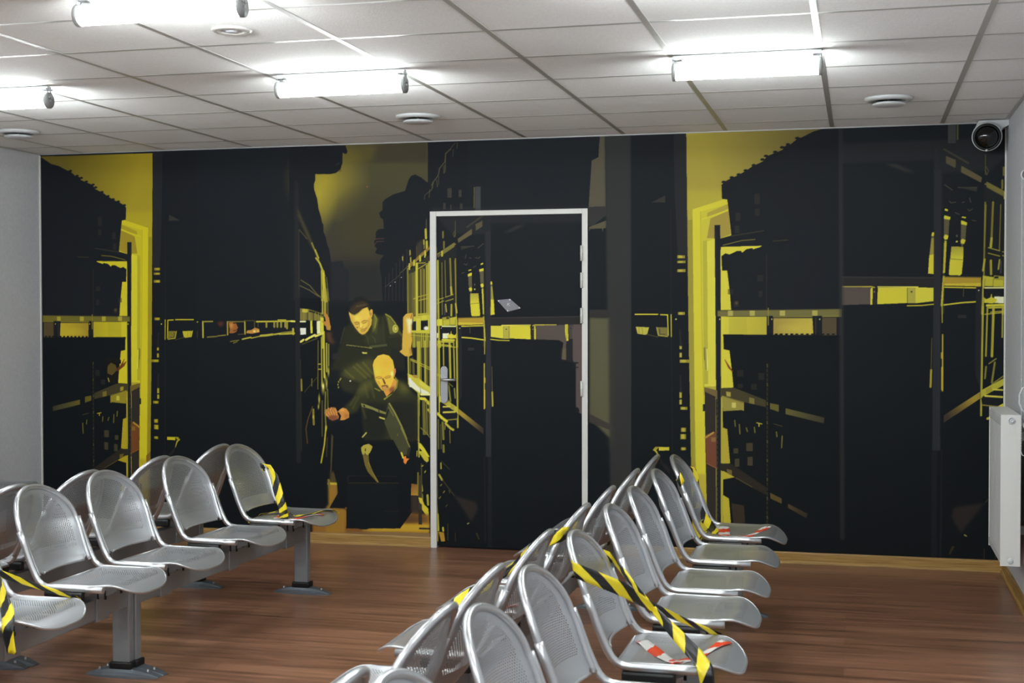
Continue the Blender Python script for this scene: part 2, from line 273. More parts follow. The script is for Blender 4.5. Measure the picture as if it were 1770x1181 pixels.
    for q, w in (([(620, 450), (640, 610)], 3.), ([(680, 485), (688, 580)], 2.6), ([(612, 420), (660, 460)], 2.), ([(545, 545), (640, 625)], 2.)): L((160, 152, 60), q, w, Zj, a=.8)
    P((180, 172, 60), [(527, 555), (718, 680), (714, 735), (527, 610)], Zj); P((204, 196, 76), [(527, 555), (548, 568), (548, 625), (527, 610)], Zj); P((150, 140, 56), [(640, 640), (680, 665), (680, 705), (640, 680)], Zj, a=.6)
    P(K0, [(530, 625), (714, 742), (706, 800), (610, 870), (530, 740)], Zj)
    for q, w in (([(566, 670), (630, 668)], 2.6), ([(568, 727), (685, 722)], 3.), ([(600, 806), (706, 796)], 2.)): L((206, 196, 76) if w > 2 else Y3, q, w, Zj)
    P((160, 136, 52), [(722, 690), (975, 890), (975, 950), (722, 745)], Zj, col2=(60, 50, 44), g=[(770, 750), (960, 900)])
    P(K1, [(530, 740), (600, 800), (670, 890), (660, 1181), (510, 1181)], Zj, a=.7)
    L(Y1, [(512, 742), (560, 790), (600, 818)], 5, Zj); L(Y2, [(590, 840), (640, 890), (668, 905)], 4, Zj); L((60, 58, 30), [(545, 800), (556, 806)], 2, Zj)
    for x0, x1, y0, y1, w in ((560, 568, 830, 1000, 4), (585, 582, 860, 900, 2), (632, 636, 910, 1040, 1.6), (517, 518, 800, 1100, 2), (568, 570, 1065, 1130, 4), (540, 545, 850, 1100, 1)): L((150, 142, 56), [(x0, y0), (x1, y1)], w, Zj, a=.75)
    for q, w, c in (([(572, 140), (575, 200)], 3, Y2), ([(615, 285), (650, 345)], 3.4, Y2), ([(636, 145), (638, 210)], 2.4, Y2), ([(590, 230), (600, 560)], 1.4, Y4), ([(580, 610), (600, 940)], 4, Y2), ([(596, 760), (604, 950)], 4, Y2), ([(660, 920), (664, 955)], 3.4, Y1), ([(665, 500), (680, 480)], 1.8, Y3), ([(615, 570), (632, 548)], 1.8, Y3), ([(632, 415), (645, 400)], 1.8, Y3), ([(695, 665), (712, 645)], 1.6, Y4), ([(735, 470), (742, 500)], 1.6, Y4), ([(640, 120), (740, 220)], 1, Y4), ([(650, 340), (800, 540)], 1, Y4), ([(720, 870), (718, 1070)], 1, Y4), ([(808, 980), (810, 1085)], 1, (84, 60, 40)), ([(955, 872), (970, 864)], 2, (170, 164, 90))): L(c, q, w, Zk, a=.9)
    P((176, 146, 48), [(585, 965), (605, 968), (605, 1085), (585, 1085)], Zk); P((170, 132, 48), [(608, 968), (672, 975), (686, 1082), (640, 1085)], Zk, b=1)
    P((50, 43, 40), [(800, 540), (1060, 610), (1080, 700), (1000, 850), (930, 740)], Zk, b=2, a=.8); P((66, 58, 34), [(1050, 980), (1075, 980), (1100, 1060), (1085, 1060)], Zk, b=1, a=.8)

def art_aisle():                          # the aisle with the two men
    Zc, Zd, Ze, Zf, Zg, Zh, Zi, Zj, Zk = (270, 520, 5.531), (500, 240, 4.218), (510, 500, 3.937), (560, 500, 8.436), (560, 600, 7.382), (560, 740, 6.215), (670, 400, 5.905), (670, 590, 5.905), (670, 780, 6.928)
    # far wall of the aisle
    P((78, 74, 50), [(380, 30), (1010, 10), (1010, 1181), (250, 1181), (180, 260), (380, 240)], Zd, col2=(48, 46, 42), g=[(500, 200), (560, 1100)])
    P((64, 60, 46), [(1000, 20), (420, 50), (400, 180), (1010, 175)], Zd, b=2, a=.8); P((96, 88, 44), [(400, 50), (640, 40), (600, 170), (400, 180)], Zd, b=8, a=.7)
    E((150, 136, 48), (270, 300), 330, 330, Zd, soft=1, a=1.); E((166, 152, 50), (215, 400), 150, 330, Zd, soft=1, a=.9)
    E((64, 60, 42), (560, 640), 300, 330, Zd, soft=.8, a=.95); E((60, 56, 46), (330, 830), 75, 260, Zd, soft=.5, a=.8)
    P((40, 41, 42), [(300, 900), (690, 900), (690, 1181), (260, 1181)], Zd, b=14, a=.9)
    E((170, 100, 40), (569, 350), 7, 7, Zd, a=.5)
    # left silhouettes
    P(K0, [(0, 60), (410, 48), (425, 90), (420, 108), (402, 110), (390, 98), (388, 180), (372, 225), (340, 250), (300, 258), (190, 258), (190, 305), (180, 330), (182, 370), (205, 440), (214, 510), (232, 570), (240, 610), (250, 630), (250, 680), (268, 720), (275, 765), (290, 800), (300, 850), (305, 900), (390, 892), (395, 940), (430, 960), (430, 1181), (0, 1181)], Zd, b=.5)
    P((36, 38, 42), [(300, 900), (388, 893), (395, 935), (428, 960), (436, 1181), (300, 1181)], Zd, b=2)
    L((70, 66, 46), [(345, 190), (365, 178)], 2, Zd, a=.6)
    P((44, 43, 44), [(40, 300), (68, 320), (75, 1181), (35, 1181)], Zd, b=2, a=.7); L((78, 68, 44), [(70, 660), (72, 1181)], 1.4, Zd, a=.7)
    P((80, 72, 46), [(60, 500), (90, 570), (140, 680), (190, 810), (170, 800), (110, 670), (66, 570)], Zd, b=2, a=.8)
    L((90, 80, 44), [(75, 665), (130, 730)], 2, Zd, a=.8)
    for q, w, c in (([(165, 760), (205, 860), (240, 960), (260, 1000)], 2.6, Y3), ([(195, 870), (225, 910), (250, 975)], 3., Y2), ([(245, 970), (255, 1080), (268, 1181)], 7, (176, 164, 54)), ([(250, 980), (256, 1181)], 2.6, Y1), ([(272, 1010), (290, 1181)], 1.2, Y3), ([(235, 960), (238, 1181)], 2, Y2), ([(85, 1030), (150, 1070), (200, 1130), (240, 1165)], 1.6, (110, 102, 56)), ([(80, 1072), (150, 1105), (215, 1150)], 1.6, (110, 102, 56)), ([(190, 810), (215, 870)], 2.4, Y2)): L(c, q, w, Zd, a=.9)
    # right silhouettes
    P(K0, [(870, 300), (890, 270), (920, 260), (960, 280), (1010, 320), (1040, 330), (1010, 25), (1300, 10), (1300, 560), (1200, 1181), (680, 1181), (675, 1020), (660, 940), (662, 885), (690, 850), (640, 840), (625, 830), (640, 800), (620, 780), (620, 740), (632, 730), (632, 680), (650, 660), (690, 655), (685, 590), (665, 575), (655, 540), (680, 520), (680, 465), (700, 440), (760, 405), (845, 380), (860, 330)], Zd, b=.6)
    L((92, 60, 50), [(625, 735), (650, 728), (690, 728)], 1.6, Zd, a=.8); L((92, 60, 50), [(618, 778), (640, 750), (690, 748)], 1.4, Zd, a=.8)
    for q in ([(1181, 75), (1140, 105), (1135, 170), (1095, 215), (1085, 270), (1045, 320), (1040, 370), (990, 410), (985, 440)], [(1135, 190), (1130, 250)], [(1075, 300), (1080, 350)], [(1025, 370), (1020, 430)]): L((96, 90, 58), q, 1.4, Zd, a=.7)
    for k in range(7): L((66, 64, 58), [(700 + k * 26, 1181), (702 + k * 26, 1010 - k * 34)], 1.2, Zd, a=.6)
    for x, y in ((772, 1045), (818, 1012), (738, 1072)): E((170, 170, 160), (x, y), 4, 4, Zd)
    P((76, 70, 52), [(930, 760), (975, 730), (975, 850), (930, 880)], Zd, b=3, a=.6)
    for q, w, c in (([(1000, 590), (1000, 730)], 2, (84, 78, 56)), ([(995, 662), (997, 725)], 4, Y2), ([(1003, 750), (1004, 800)], 4, Y2), ([(983, 740), (985, 800)], 2, Y3), ([(880, 815), (880, 850)], 2, Y3), ([(885, 868), (887, 900)], 2.4, Y3), ([(828, 860), (828, 890)], 1.6, Y3), ([(870, 945), (1025, 800)], 2., Y3), ([(870, 925), (930, 870), (1025, 790)], 1.4, (120, 90, 56)), ([(810, 980), (870, 925)], 1.4, (90, 86, 60)), ([(700, 1080), (810, 990)], 1.2, (72, 70, 60))): L(c, q, w, Zd, a=.9)
    for x, y in ((875, 935), (910, 910), (953, 880), (990, 840)): P(Y2, [(x - 5, y - 25), (x + 8, y - 30), (x + 8, y + 12), (x + 3, y + 18), (x - 5, y + 12)], Zd)
    # left face of the near yellow rack (x 703-744)
    P((74, 70, 40), [(205, 410), (430, 240), (440, 870), (205, 870)], Zi, a=.5)
    for x, y0, y1, w, c in ((206, 380, 850, 2.6, Y3), (222, 440, 850, 3, Y4), (240, 430, 850, 3, Y4), (258, 430, 850, 3.4, (112, 104, 50)), (280, 420, 850, 4, (124, 116, 52)), (298, 330, 890, 4.4, Y1), (312, 370, 840, 1.4, Y4), (338, 390, 850, 3, Y3), (355, 370, 700, 2.4, Y4), (372, 390, 830, 3, Y3), (398, 350, 840, 2.4, Y2), (412, 330, 870, 2.2, Y2), (425, 310, 870, 2.4, Y1), (296, 150, 290, 1, Y4)): L(c, [(x, y0), (x + 3, y1)], w, Zi, a=.9)
    for q in ([(300, 325), (385, 322)], [(300, 390), (400, 330)], [(320, 668), (430, 640)], [(320, 705), (430, 680)], [(265, 690), (320, 668)]): L(Y2, q, 1.4, Zi, a=.9)
    for q, w in (([(210, 360), (290, 295), (430, 165)], 2.2), ([(298, 270), (425, 150)], 1)): L((150, 120, 54), q, w, Zi, a=.9)
    for x, y, h in ((222, 350, 40), (268, 305, 45), (330, 250, 55), (380, 205, 60)): P(Y2, [(x - 6, y), (x + 7, y - 10), (x + 7, y + h - 4), (x + 14, y + h), (x - 6, y + h + 6)], Zi)
    for x, y, h in ((230, 195, 40), (236, 268, 50), (390, 0, 70), (398, 100, 70), (370, 90, 40), (152, 260, 30)): L(Y2, [(x, y), (x + 2, y + h)], 2.6 if x > 300 else 1.8, Zi, a=.8)
    P((190, 182, 60), [(262, 870), (438, 845), (440, 905), (262, 920)], Zi); P((170, 162, 58), [(310, 840), (430, 830), (430, 852), (310, 858)], Zi); P((206, 198, 70), [(345, 862), (400, 858), (400, 898), (345, 902)], Zi, a=.7)
    box((200, 192, 70), 290, 890, 340, 1181, Zi); box(K0, 340, 914, 412, 1010, Zi); box(K0, 245, 920, 290, 1010, Zi); E((255, 250, 190), (396, 990), 34, 26, Zi, soft=.5); E((255, 255, 235), (398, 992), 22, 18, Zi, soft=.4)
    box(Y1, 412, 900, 428, 1181, Zi); P((196, 188, 60), [(245, 1010), (440, 1010), (440, 1045), (245, 1035)], Zi); box((150, 142, 58), 430, 900, 445, 1181, Zi)
    P((70, 68, 36), [(245, 1035), (440, 1045), (440, 1181), (245, 1181)], Zi, a=.6)
    for x in (262, 278, 348, 368, 390, 405): L(Y2, [(x, 1040), (x, 1181)], 2.4, Zi, a=.9)
    L(Y2, [(250, 1060), (430, 1075)], 1.2, Zi)
    for x, y0, y1, w, c in ((212, 150, 340, 3, Y2), (232, 180, 330, 1.4, Y3), (255, 170, 330, 2.4, Y4), (268, 190, 340, 1.4, Y3), (338, 0, 400, 3, Y3), (382, 0, 440, 3.2, Y2), (358, 0, 230, 1.4, Y4), (400, 0, 450, 2, Y3), (434, 0, 700, 3, Y2), (418, 0, 480, 1.2, Y4)): L(c, [(x, y0), (x + 3, y1)], w, Zj, a=.9)
    P((172, 164, 58), [(298, 0), (332, 0), (332, 400), (322, 1040), (308, 1040), (304, 400)], Zj)
    for q in ([(235, 180), (300, 205)], [(335, 225), (430, 270)], [(335, 245), (430, 290)], [(240, 195), (300, 220)]): L(Y2, q, 1.6, Zj, a=.9)
    P((196, 186, 64), [(205, 330), (300, 360), (440, 480), (440, 545), (330, 545), (210, 440)], Zj); P((255, 250, 200), [(215, 380), (245, 395), (320, 470), (420, 520), (425, 545), (340, 530), (230, 460)], Zj, b=1)
    P((255, 255, 225), [(218, 375), (242, 380), (244, 470), (222, 465)], Zj, b=1); P((176, 140, 60), [(245, 345), (300, 345), (310, 380), (270, 372)], Zj); P((205, 196, 78), [(325, 395), (438, 470), (438, 520), (325, 440)], Zj)
    P(K0, [(335, 460), (345, 560), (430, 560), (430, 590), (335, 560)], Zj, a=.6); L((255, 246, 150), [(345, 543), (425, 543)], 4, Zj)
    L(Y1, [(340, 585), (380, 590), (425, 640)], 5, Zj); L(Y2, [(415, 700), (440, 730)], 4, Zj)
    for x in (362, 378, 398, 425): L((140, 132, 56), [(x, 610), (x + 6, 950)], 2.6, Zj, a=.8)
    L(Y3, [(340, 885), (400, 940), (440, 990)], 2, Zj, a=.8); L(Y2, [(308, 600), (322, 1181)], 2.4, Zj)
    P((206, 196, 58), [(325, 1035), (345, 1050), (375, 1090), (430, 1181), (385, 1181), (345, 1110), (320, 1085)], Zj)
    # lower part of that rack
    P((190, 178, 56), [(365, 0), (420, 0), (490, 80), (490, 120), (470, 135), (440, 110)], Zk, b=.5)
    for q, w, c in (([(355, 0), (350, 60)], 2, Y2), ([(338, 85), (345, 215)], 2.4, Y3), ([(365, 260), (362, 530)], 2.4, Y3), ([(405, 410), (412, 475)], 4, Y1), ([(478, 530), (485, 640)], 4, Y2), ([(415, 520), (418, 580)], 3, Y3), ([(405, 150), (410, 560)], 2, Y4), ([(445, 255), (455, 238)], 2, Y2), ([(412, 180), (425, 172)], 2, Y2), ([(250, 0), (252, 350)], 1, (52, 50, 46)), ([(252, 305), (355, 303)], 2, (80, 68, 44)), ([(225, 270), (232, 330)], 2.4, (80, 70, 40)), ([(228, 415), (232, 490)], 3, (84, 72, 40))): L(c, q, w, Zk, a=.9)
    P((64, 56, 40), [(375, 290), (405, 290), (405, 555), (370, 555)], Zk); P((200, 184, 52), [(368, 555), (410, 560), (440, 640), (490, 690), (495, 870), (470, 850), (455, 760), (400, 680)], Zk)
    P((130, 88, 44), [(285, 390), (360, 400), (360, 530), (280, 530)], Zk, col2=(170, 130, 50), g=[(300, 400), (350, 530)])
    P((54, 46, 40), [(278, 530), (360, 540), (365, 740), (280, 738)], Zk); P((58, 52, 44), [(365, 600), (412, 640), (410, 880), (370, 880)], Zk)
    # floor of the aisle
    P((140, 96, 40), [(-160, 700), (500, 760), (500, 1090), (-900, 1000), (-900, 700)], Zk, b=2); P((72, 52, 38), [(-20, 760), (130, 740), (460, 790), (480, 840), (200, 880), (-60, 870)], Zk, b=8, a=.8)
    P((186, 150, 46), [(-300, 900), (160, 870), (500, 870), (500, 975), (-300, 960)], Zk, b=3); P((130, 104, 70), [(-900, 962), (0, 967), (510, 985), (510, 1100), (-900, 1080)], Zk, b=1)
    P((80, 48, 38), [(170, 1070), (480, 1070), (440, 1130), (170, 1120)], Zh, b=12, a=.7)
    E(K0, (422, 1080), 62, 12, Zh); P((50, 46, 38), [(372, 700), (412, 700), (412, 880), (372, 880)], Zk)
    P(K0, [(1025, 1070), (1140, 1075), (1145, 1092), (1020, 1088)], Zh)
    # left strip of the aisle, floor and lines by the near rack
    P((150, 112, 44), [(45, 560), (150, 580), (150, 720), (70, 850), (230, 870), (230, 1130), (20, 1130), (20, 860), (50, 820)], Zh, b=2); P((80, 66, 40), [(70, 470), (115, 470), (150, 580), (60, 590)], Zh, b=2)
    L((190, 172, 56), [(50, 597), (145, 600)], 4, Zh); L((120, 108, 50), [(50, 560), (62, 640)], 4, Zh)
    L((76, 66, 46), [(95, 90), (75, 470)], 2.4, Zh)
    # men: dark bulk first
    P((26, 29, 32), [(60, 330), (300, 240), (420, 330), (700, 300), (700, 420), (800, 360), (880, 370), (1000, 420), (1140, 640), (1160, 1000), (1200, 1181), (0, 1400), (60, 900)], Zf)
    P(K1, [(100, 200), (980, 80), (1000, 400), (1000, 560), (900, 600), (900, 900), (940, 900), (950, 700), (945, 905), (820, 1080), (240, 1080), (240, 860), (60, 860), (150, 700), (140, 600), (110, 480)], Zh)
    E((44, 28, 30), (940, 110), 62, 50, Zh, soft=.4); L((66, 40, 34), [(985, 90), (1010, 150)], 2, Zh)
    # open crate
    P((22, 26, 29), [(250, 590), (805, 595), (810, 1080), (250, 1075)], Zh); L((70, 64, 40), [(265, 590), (800, 592)], 1.2, Zh, a=.8); L((48, 46, 40), [(265, 515), (780, 520)], 1, Zh, a=.8); L((48, 46, 40), [(255, 520), (258, 580)], 1, Zh)
    L((48, 46, 38), [(640, 890), (800, 900)], 1, Zh, a=.8); E((110, 80, 36), (237, 860), 16, 14, Zh, soft=.7)
    # standing man's shirt
    P((42, 44, 32), [(700, 420), (860, 370), (920, 360), (1000, 430), (1080, 520), (1150, 660), (1150, 880), (1090, 900), (1000, 860), (960, 1181), (100, 1181), (260, 760), (300, 560), (400, 500), (520, 660), (600, 650)], Zf, b=2)
    P((58, 60, 38), [(600, 660), (720, 600), (860, 500), (860, 800), (600, 800)], Zf, b=6, a=.7)
    P((112, 110, 48), [(720, 350), (745, 370), (790, 440), (750, 590), (708, 640), (715, 500)], Zf, b=2); L((150, 148, 60), [(735, 370), (770, 440), (745, 560)], 2, Zf, a=.7)
    P((104, 102, 46), [(890, 360), (960, 400), (1040, 500), (1095, 580), (1090, 640), (980, 660), (930, 460)], Zf, b=2, a=.9); L((150, 146, 56), [(900, 366), (970, 405), (1045, 505)], 2, Zf)
    P((78, 78, 40), [(1090, 590), (1150, 660), (1145, 700), (1090, 650)], Zf, b=1)
    for q, c in (([(780, 450), (760, 640)], (84, 84, 42)), ([(860, 420), (880, 780)], (66, 66, 38)), ([(940, 430), (970, 640)], (130, 128, 52)), ([(950, 700), (1100, 680)], (60, 58, 38)), ([(600, 760), (700, 660)], (60, 60, 38))): L(c, q, 3, Zf, b=2, a=.6)
    P((86, 86, 44), [(540, 1080), (700, 1020), (720, 1181), (300, 1181)], Zf, b=10, a=.8)
    E((190, 184, 78), (1042, 575), 44, 62, Zf, soft=.12); E((120, 116, 50), (1046, 575), 30, 46, Zf, soft=.2); E((196, 190, 90), (1046, 575), 22, 34, Zf, soft=.3)
    P((30, 32, 30), [(300, 800), (480, 840), (660, 845), (935, 800), (935, 830), (660, 870), (480, 862), (310, 822)], Zf); P((88, 92, 56), [(660, 828), (920, 798), (925, 830), (662, 862)], Zf, a=.8)
    P((206, 198, 90), [(552, 918), (630, 922), (632, 942), (570, 943)], Zf)
    # trousers
    P((72, 72, 40), [(240, 290), (620, 160), (640, 380), (560, 400), (470, 470), (300, 420), (210, 370)], Zg, b=6)
    for q in ([(270, 300), (380, 400)], [(380, 250), (540, 400)], [(420, 220), (600, 390)], [(500, 200), (620, 340)]): L((112, 110, 50), q, 3, Zg, b=2, a=.6)
    P((46, 46, 34), [(210, 380), (440, 470), (380, 600), (250, 560), (200, 480)], Zg, b=4); E((220, 218, 180), (337, 434), 12, 9, Zg)
    for x, y in ((215, 405), (188, 445), (180, 480), (186, 515), (205, 420)): E((176, 170, 70), (x, y), 11, 18, Zg, soft=.8)
    L((92, 92, 48), [(300, 560), (262, 700), (240, 790)], 1.6, Zf, b=1.5, a=.5); L((96, 96, 46), [(1150, 660), (1152, 760), (1146, 860)], 2, Zf, b=1.5, a=.6)
    L((110, 108, 50), [(700, 690), (740, 720), (752, 780)], 1.4, Zf, b=1, a=.4); L((96, 94, 46), [(600, 664), (640, 720), (648, 800)], 1.4, Zf, b=1, a=.5)
    # standing man's head
    P((222, 190, 76), [(362, 325), (385, 350), (440, 370), (500, 340), (560, 285), (640, 262), (662, 320), (672, 400), (700, 440), (690, 520), (640, 610), (600, 650), (560, 662), (520, 642), (455, 560), (400, 470), (372, 380)], Zf, b=.7)
    P((200, 156, 66), [(672, 400), (698, 440), (690, 520), (600, 650), (560, 662), (640, 560)], Zf, b=3, a=.7); E((238, 212, 92), (480, 430), 80, 60, Zf, soft=1, a=.8)
    P((214, 168, 76), [(668, 315), (688, 290), (712, 305), (712, 375), (690, 432), (674, 420)], Zf); P((176, 92, 60), [(676, 350), (692, 340), (694, 370), (682, 392)], Zf, b=1, a=.8)
    P((60, 50, 36), [(375, 320), (380, 260), (420, 190), (480, 150), (560, 148), (630, 185), (662, 240), (676, 290), (655, 300), (636, 240), (560, 290), (500, 345), (450, 378), (400, 362)], Zf, b=1.5)
    P((32, 33, 34), [(380, 300), (390, 210), (450, 130), (560, 110), (650, 170), (690, 250), (670, 290), (640, 200), (560, 170), (500, 190), (430, 230)], Zf, b=2)
    for k in range(9): L((110, 92, 52), [(470 + k * 18, 262 - k * 4), (484 + k * 17, 236 - k * 3 + (k % 3) * 9)], 1.6, Zf, b=1.2, a=.5)
    P((196, 150, 62), [(372, 380), (400, 470), (455, 560), (520, 642), (500, 560), (450, 480), (420, 400)], Zf, b=4, a=.6)
    E((206, 160, 62), (487, 500), 40, 20, Zf, soft=1, a=.8, rot=.25); E((210, 164, 62), (590, 480), 44, 20, Zf, soft=1, a=.8, rot=-.35)
    L((140, 96, 44), [(450, 492), (480, 478), (512, 490)], 1.8, Zf, b=1, a=.8); L((146, 100, 46), [(552, 482), (590, 458), (632, 462)], 1.8, Zf, b=1, a=.8)
    L((120, 78, 40), [(462, 512), (488, 514), (508, 506)], 1.2, Zf, a=.8); L((126, 84, 42), [(566, 500), (592, 494), (618, 484)], 1.2, Zf, a=.8)
    P((246, 224, 110), [(528, 490), (545, 488), (556, 555), (530, 570), (522, 550)], Zf, b=2, a=.8); L((180, 132, 56), [(520, 500), (512, 550), (526, 574), (556, 572), (566, 548)], 1.4, Zf, b=.8, a=.7)
    P((142, 84, 46), [(470, 560), (495, 546), (502, 562), (484, 576)], Zf, a=.7); L((150, 96, 50), [(540, 598), (566, 586), (596, 582), (620, 566)], 2.0, Zf, b=1, a=.7)
    L((130, 76, 44), [(548, 618), (574, 612), (604, 598)], 1.4, Zf, a=.8); P((196, 146, 66), [(520, 600), (560, 640), (620, 610), (600, 650), (560, 662), (524, 642)], Zf, b=2, a=.6)
    L((160, 110, 52), [(655, 440), (650, 520), (620, 580)], 3, Zf, b=2.5, a=.4)
    # his raised forearm and hand on the right
    P((206, 168, 66), [(1155, 430), (1160, 400), (1200, 360), (1290, 345), (1305, 380), (1290, 440), (1285, 480), (1280, 560), (1285, 760), (1270, 860), (1290, 960), (1240, 985), (1180, 975), (1100, 910), (1140, 880), (1145, 720), (1155, 560)], Zf, b=.7)
    P((246, 236, 190), [(1200, 430), (1260, 430), (1300, 460), (1270, 520), (1265, 640), (1230, 640), (1220, 520)], Zf, b=3, a=.9); P((150, 96, 56), [(1250, 860), (1290, 860), (1290, 950), (1260, 960)], Zf, b=3, a=.7); L((170, 112, 56), [(1270, 420), (1285, 370)], 2.4, Zf, b=1)
    P((36, 37, 34), [(1000, 850), (1095, 905), (1180, 1010), (1180, 1181), (1000, 1181)], Zf, b=1)
    # his other hand on the left rack
    P((176, 132, 56), [(0, 340), (25, 350), (60, 400), (75, 470), (100, 540), (98, 600), (75, 610), (40, 590), (30, 540), (0, 520), (0, 470), (30, 470)], Zf, b=1); P((84, 56, 40), [(25, 620), (105, 620), (115, 720), (170, 780), (120, 800), (60, 760), (30, 690)], Zf, b=4)
    P((70, 44, 36), [(0, 270), (18, 290), (22, 350), (0, 345)], Zf, b=1); L((20, 22, 24), [(25, 605), (90, 612)], 3, Zf)
    box((44, 42, 42), 125, 938, 238, 1025, Zf, b=1)
    # crouching man
    P((50, 52, 34), [(640, 380), (500, 430), (420, 540), (380, 640), (290, 730), (240, 780), (320, 860), (420, 830), (480, 720), (520, 1181), (1190, 1181), (1195, 640), (1130, 580), (960, 420), (900, 370)], Zg, b=2)
    P((96, 96, 46), [(560, 410), (640, 400), (600, 540), (480, 620), (420, 600), (450, 500)], Zg, b=8, a=.7); P((30, 32, 30), [(540, 700), (820, 720), (780, 1181), (520, 1181), (500, 900)], Zg, b=6, a=.8); P((30, 31, 30), [(840, 700), (1190, 680), (1190, 1181), (1000, 1181)], Zg, b=6, a=.8)
    for q in ([(520, 480), (560, 640)], [(600, 460), (640, 640)], [(400, 640), (340, 740)], [(440, 640), (370, 780)], [(490, 780), (530, 900)]): L((96, 94, 44), q, 3, Zg, b=2.5, a=.5)
    P((120, 116, 52), [(650, 520), (700, 540), (725, 560), (710, 570), (640, 530)], Zg, b=1); P((150, 146, 60), [(905, 375), (950, 430), (935, 520), (860, 610), (770, 680), (760, 660), (880, 590), (920, 480)], Zg, b=1, a=.9)
    P((110, 108, 48), [(960, 420), (1060, 480), (1110, 560), (1000, 600), (950, 520)], Zg, b=8, a=.7)
    P((214, 150, 66), [(750, 540), (900, 400), (930, 440), (915, 520), (800, 635)], Zg, b=1); P((120, 62, 46), [(830, 530), (900, 500), (900, 540), (850, 590)], Zg, b=3, a=.8)
    P((228, 190, 66), [(623, 230), (640, 170), (690, 110), (760, 92), (830, 110), (880, 170), (898, 260), (895, 340), (890, 420), (850, 510), (790, 560), (740, 552), (700, 500), (660, 430), (640, 340)], Zg, b=.7)
    E((236, 206, 74), (680, 320), 60, 120, Zg, soft=1, a=.8); E((222, 174, 62), (790, 200), 90, 90, Zg, soft=1, a=.7); E((255, 246, 150), (868, 345), 26, 50, Zg, soft=.9, a=.9)
    P((214, 130, 80), [(892, 285), (915, 270), (918, 320), (900, 385), (890, 380)], Zg); P((255, 220, 80), [(655, 385), (730, 390), (740, 480), (690, 470)], Zg, b=4, a=.6)
    P((196, 146, 52), [(640, 330), (660, 430), (700, 500), (740, 552), (730, 480), (690, 420)], Zg, b=3, a=.5)
    L((168, 112, 48), [(668, 392), (700, 380), (735, 388)], 2, Zg, b=1, a=.7); L((176, 118, 50), [(775, 392), (815, 372), (852, 372)], 2, Zg, b=1, a=.7)
    L((120, 72, 42), [(690, 404), (716, 404), (734, 398)], 1.2, Zg, a=.7); L((128, 76, 44), [(790, 402), (820, 394), (845, 388)], 1.2, Zg, a=.7)
    P((98, 50, 42), [(742, 398), (760, 402), (780, 440), (790, 470), (774, 478), (762, 456)], Zg, a=.9); L((220, 176, 90), [(738, 420), (742, 462)], 2.4, Zg, b=1, a=.8)
    L((196, 130, 60), [(700, 440), (712, 462)], 2.4, Zg, b=1, a=.6)
    P((170, 118, 58), [(730, 492), (790, 478), (830, 500), (826, 530), (790, 560), (745, 548)], Zg, b=1.5, a=.75); L((96, 56, 42), [(744, 502), (770, 494), (804, 494), (812, 516)], 1.8, Zg, a=.85); L((214, 160, 96), [(752, 514), (790, 508)], 1.8, Zg)
    for k in range(8): L((206, 186, 130), [(760 + k * 7, 524 + (k % 2) * 3), (762 + k * 7, 540 - abs(k - 4) * 2)], .9, Zg, a=.5)
    L((190, 130, 70), [(900, 300), (905, 340), (896, 372)], 1.4, Zg, a=.8)
    P((128, 128, 66), [(472, 716), (540, 735), (640, 775), (700, 800), (795, 835), (790, 860), (700, 835), (620, 800), (540, 775), (485, 765)], Zg); P((34, 36, 32), [(500, 735), (525, 745), (528, 768), (505, 762)], Zg); L((60, 60, 40), [(700, 805), (706, 830)], 2, Zg)
    L((206, 198, 84), [(712, 898), (772, 918)], 2.6, Zg)
    P((200, 138, 66), [(175, 830), (200, 800), (240, 774), (290, 790), (322, 840), (322, 900), (262, 932), (190, 935), (170, 900)], Zg)      # forearm
    E((160, 96, 52), (285, 880), 46, 50, Zg, soft=.9, a=.6); E((224, 168, 84), (236, 806), 40, 26, Zg, soft=.9, a=.7)
    P((168, 104, 58), [(60, 850), (110, 832), (165, 846), (188, 880), (170, 922), (110, 940), (62, 915), (48, 880)], Zg)                     # palm in shade
    for q, w in (([(62, 880), (36, 862), (24, 838), (30, 812)], 4.6), ([(84, 864), (60, 836), (52, 812), (60, 794)], 4.8), ([(112, 858), (90, 826), (86, 804), (98, 788)], 5.), ([(140, 862), (128, 832), (118, 808), (126, 788)], 4.8), ([(166, 866), (160, 836), (146, 806), (140, 792)], 4.2)): L((110, 62, 44), q, w + 1.6, Zg, a=.9); L((206, 142, 72), q, w, Zg)
    P((104, 60, 46), [(60, 890), (150, 880), (184, 905), (120, 940), (64, 918)], Zg, b=4, a=.8); L((22, 22, 24), [(184, 846), (206, 880), (196, 922)], 4, Zg)
    # lid he holds, bone-handled thing in the crate
    P((70, 72, 48), [(820, 715), (840, 720), (900, 830), (985, 1010), (1055, 1181), (860, 1181), (770, 960), (780, 900)], Zg); P((36, 38, 34), [(815, 790), (835, 800), (800, 915), (778, 910)], Zg); L((136, 134, 66), [(835, 722), (905, 840), (990, 1010), (1055, 1175)], 3, Zg); L((120, 118, 60), [(828, 770), (890, 880)], 1.4, Zg)
    P((66, 68, 46), [(675, 0), (820, 0), (930, 200), (905, 290), (860, 290), (820, 270)], Zh); L((120, 118, 58), [(830, 0), (880, 110), (920, 200)], 2.4, Zh); E((110, 104, 44), (793, 75), 6, 14, Zh); P((44, 46, 38), [(905, 215), (935, 210), (915, 310), (888, 290)], Zh)
    L((210, 200, 60), [(833, 268), (852, 320)], 3.4, Zh); P((226, 132, 60), [(858, 310), (880, 300), (885, 325), (918, 330), (895, 355), (878, 390), (856, 370)], Zh, b=.5)
    L((176, 168, 84), [(415, 97), (455, 52)], 2.6, Zh)
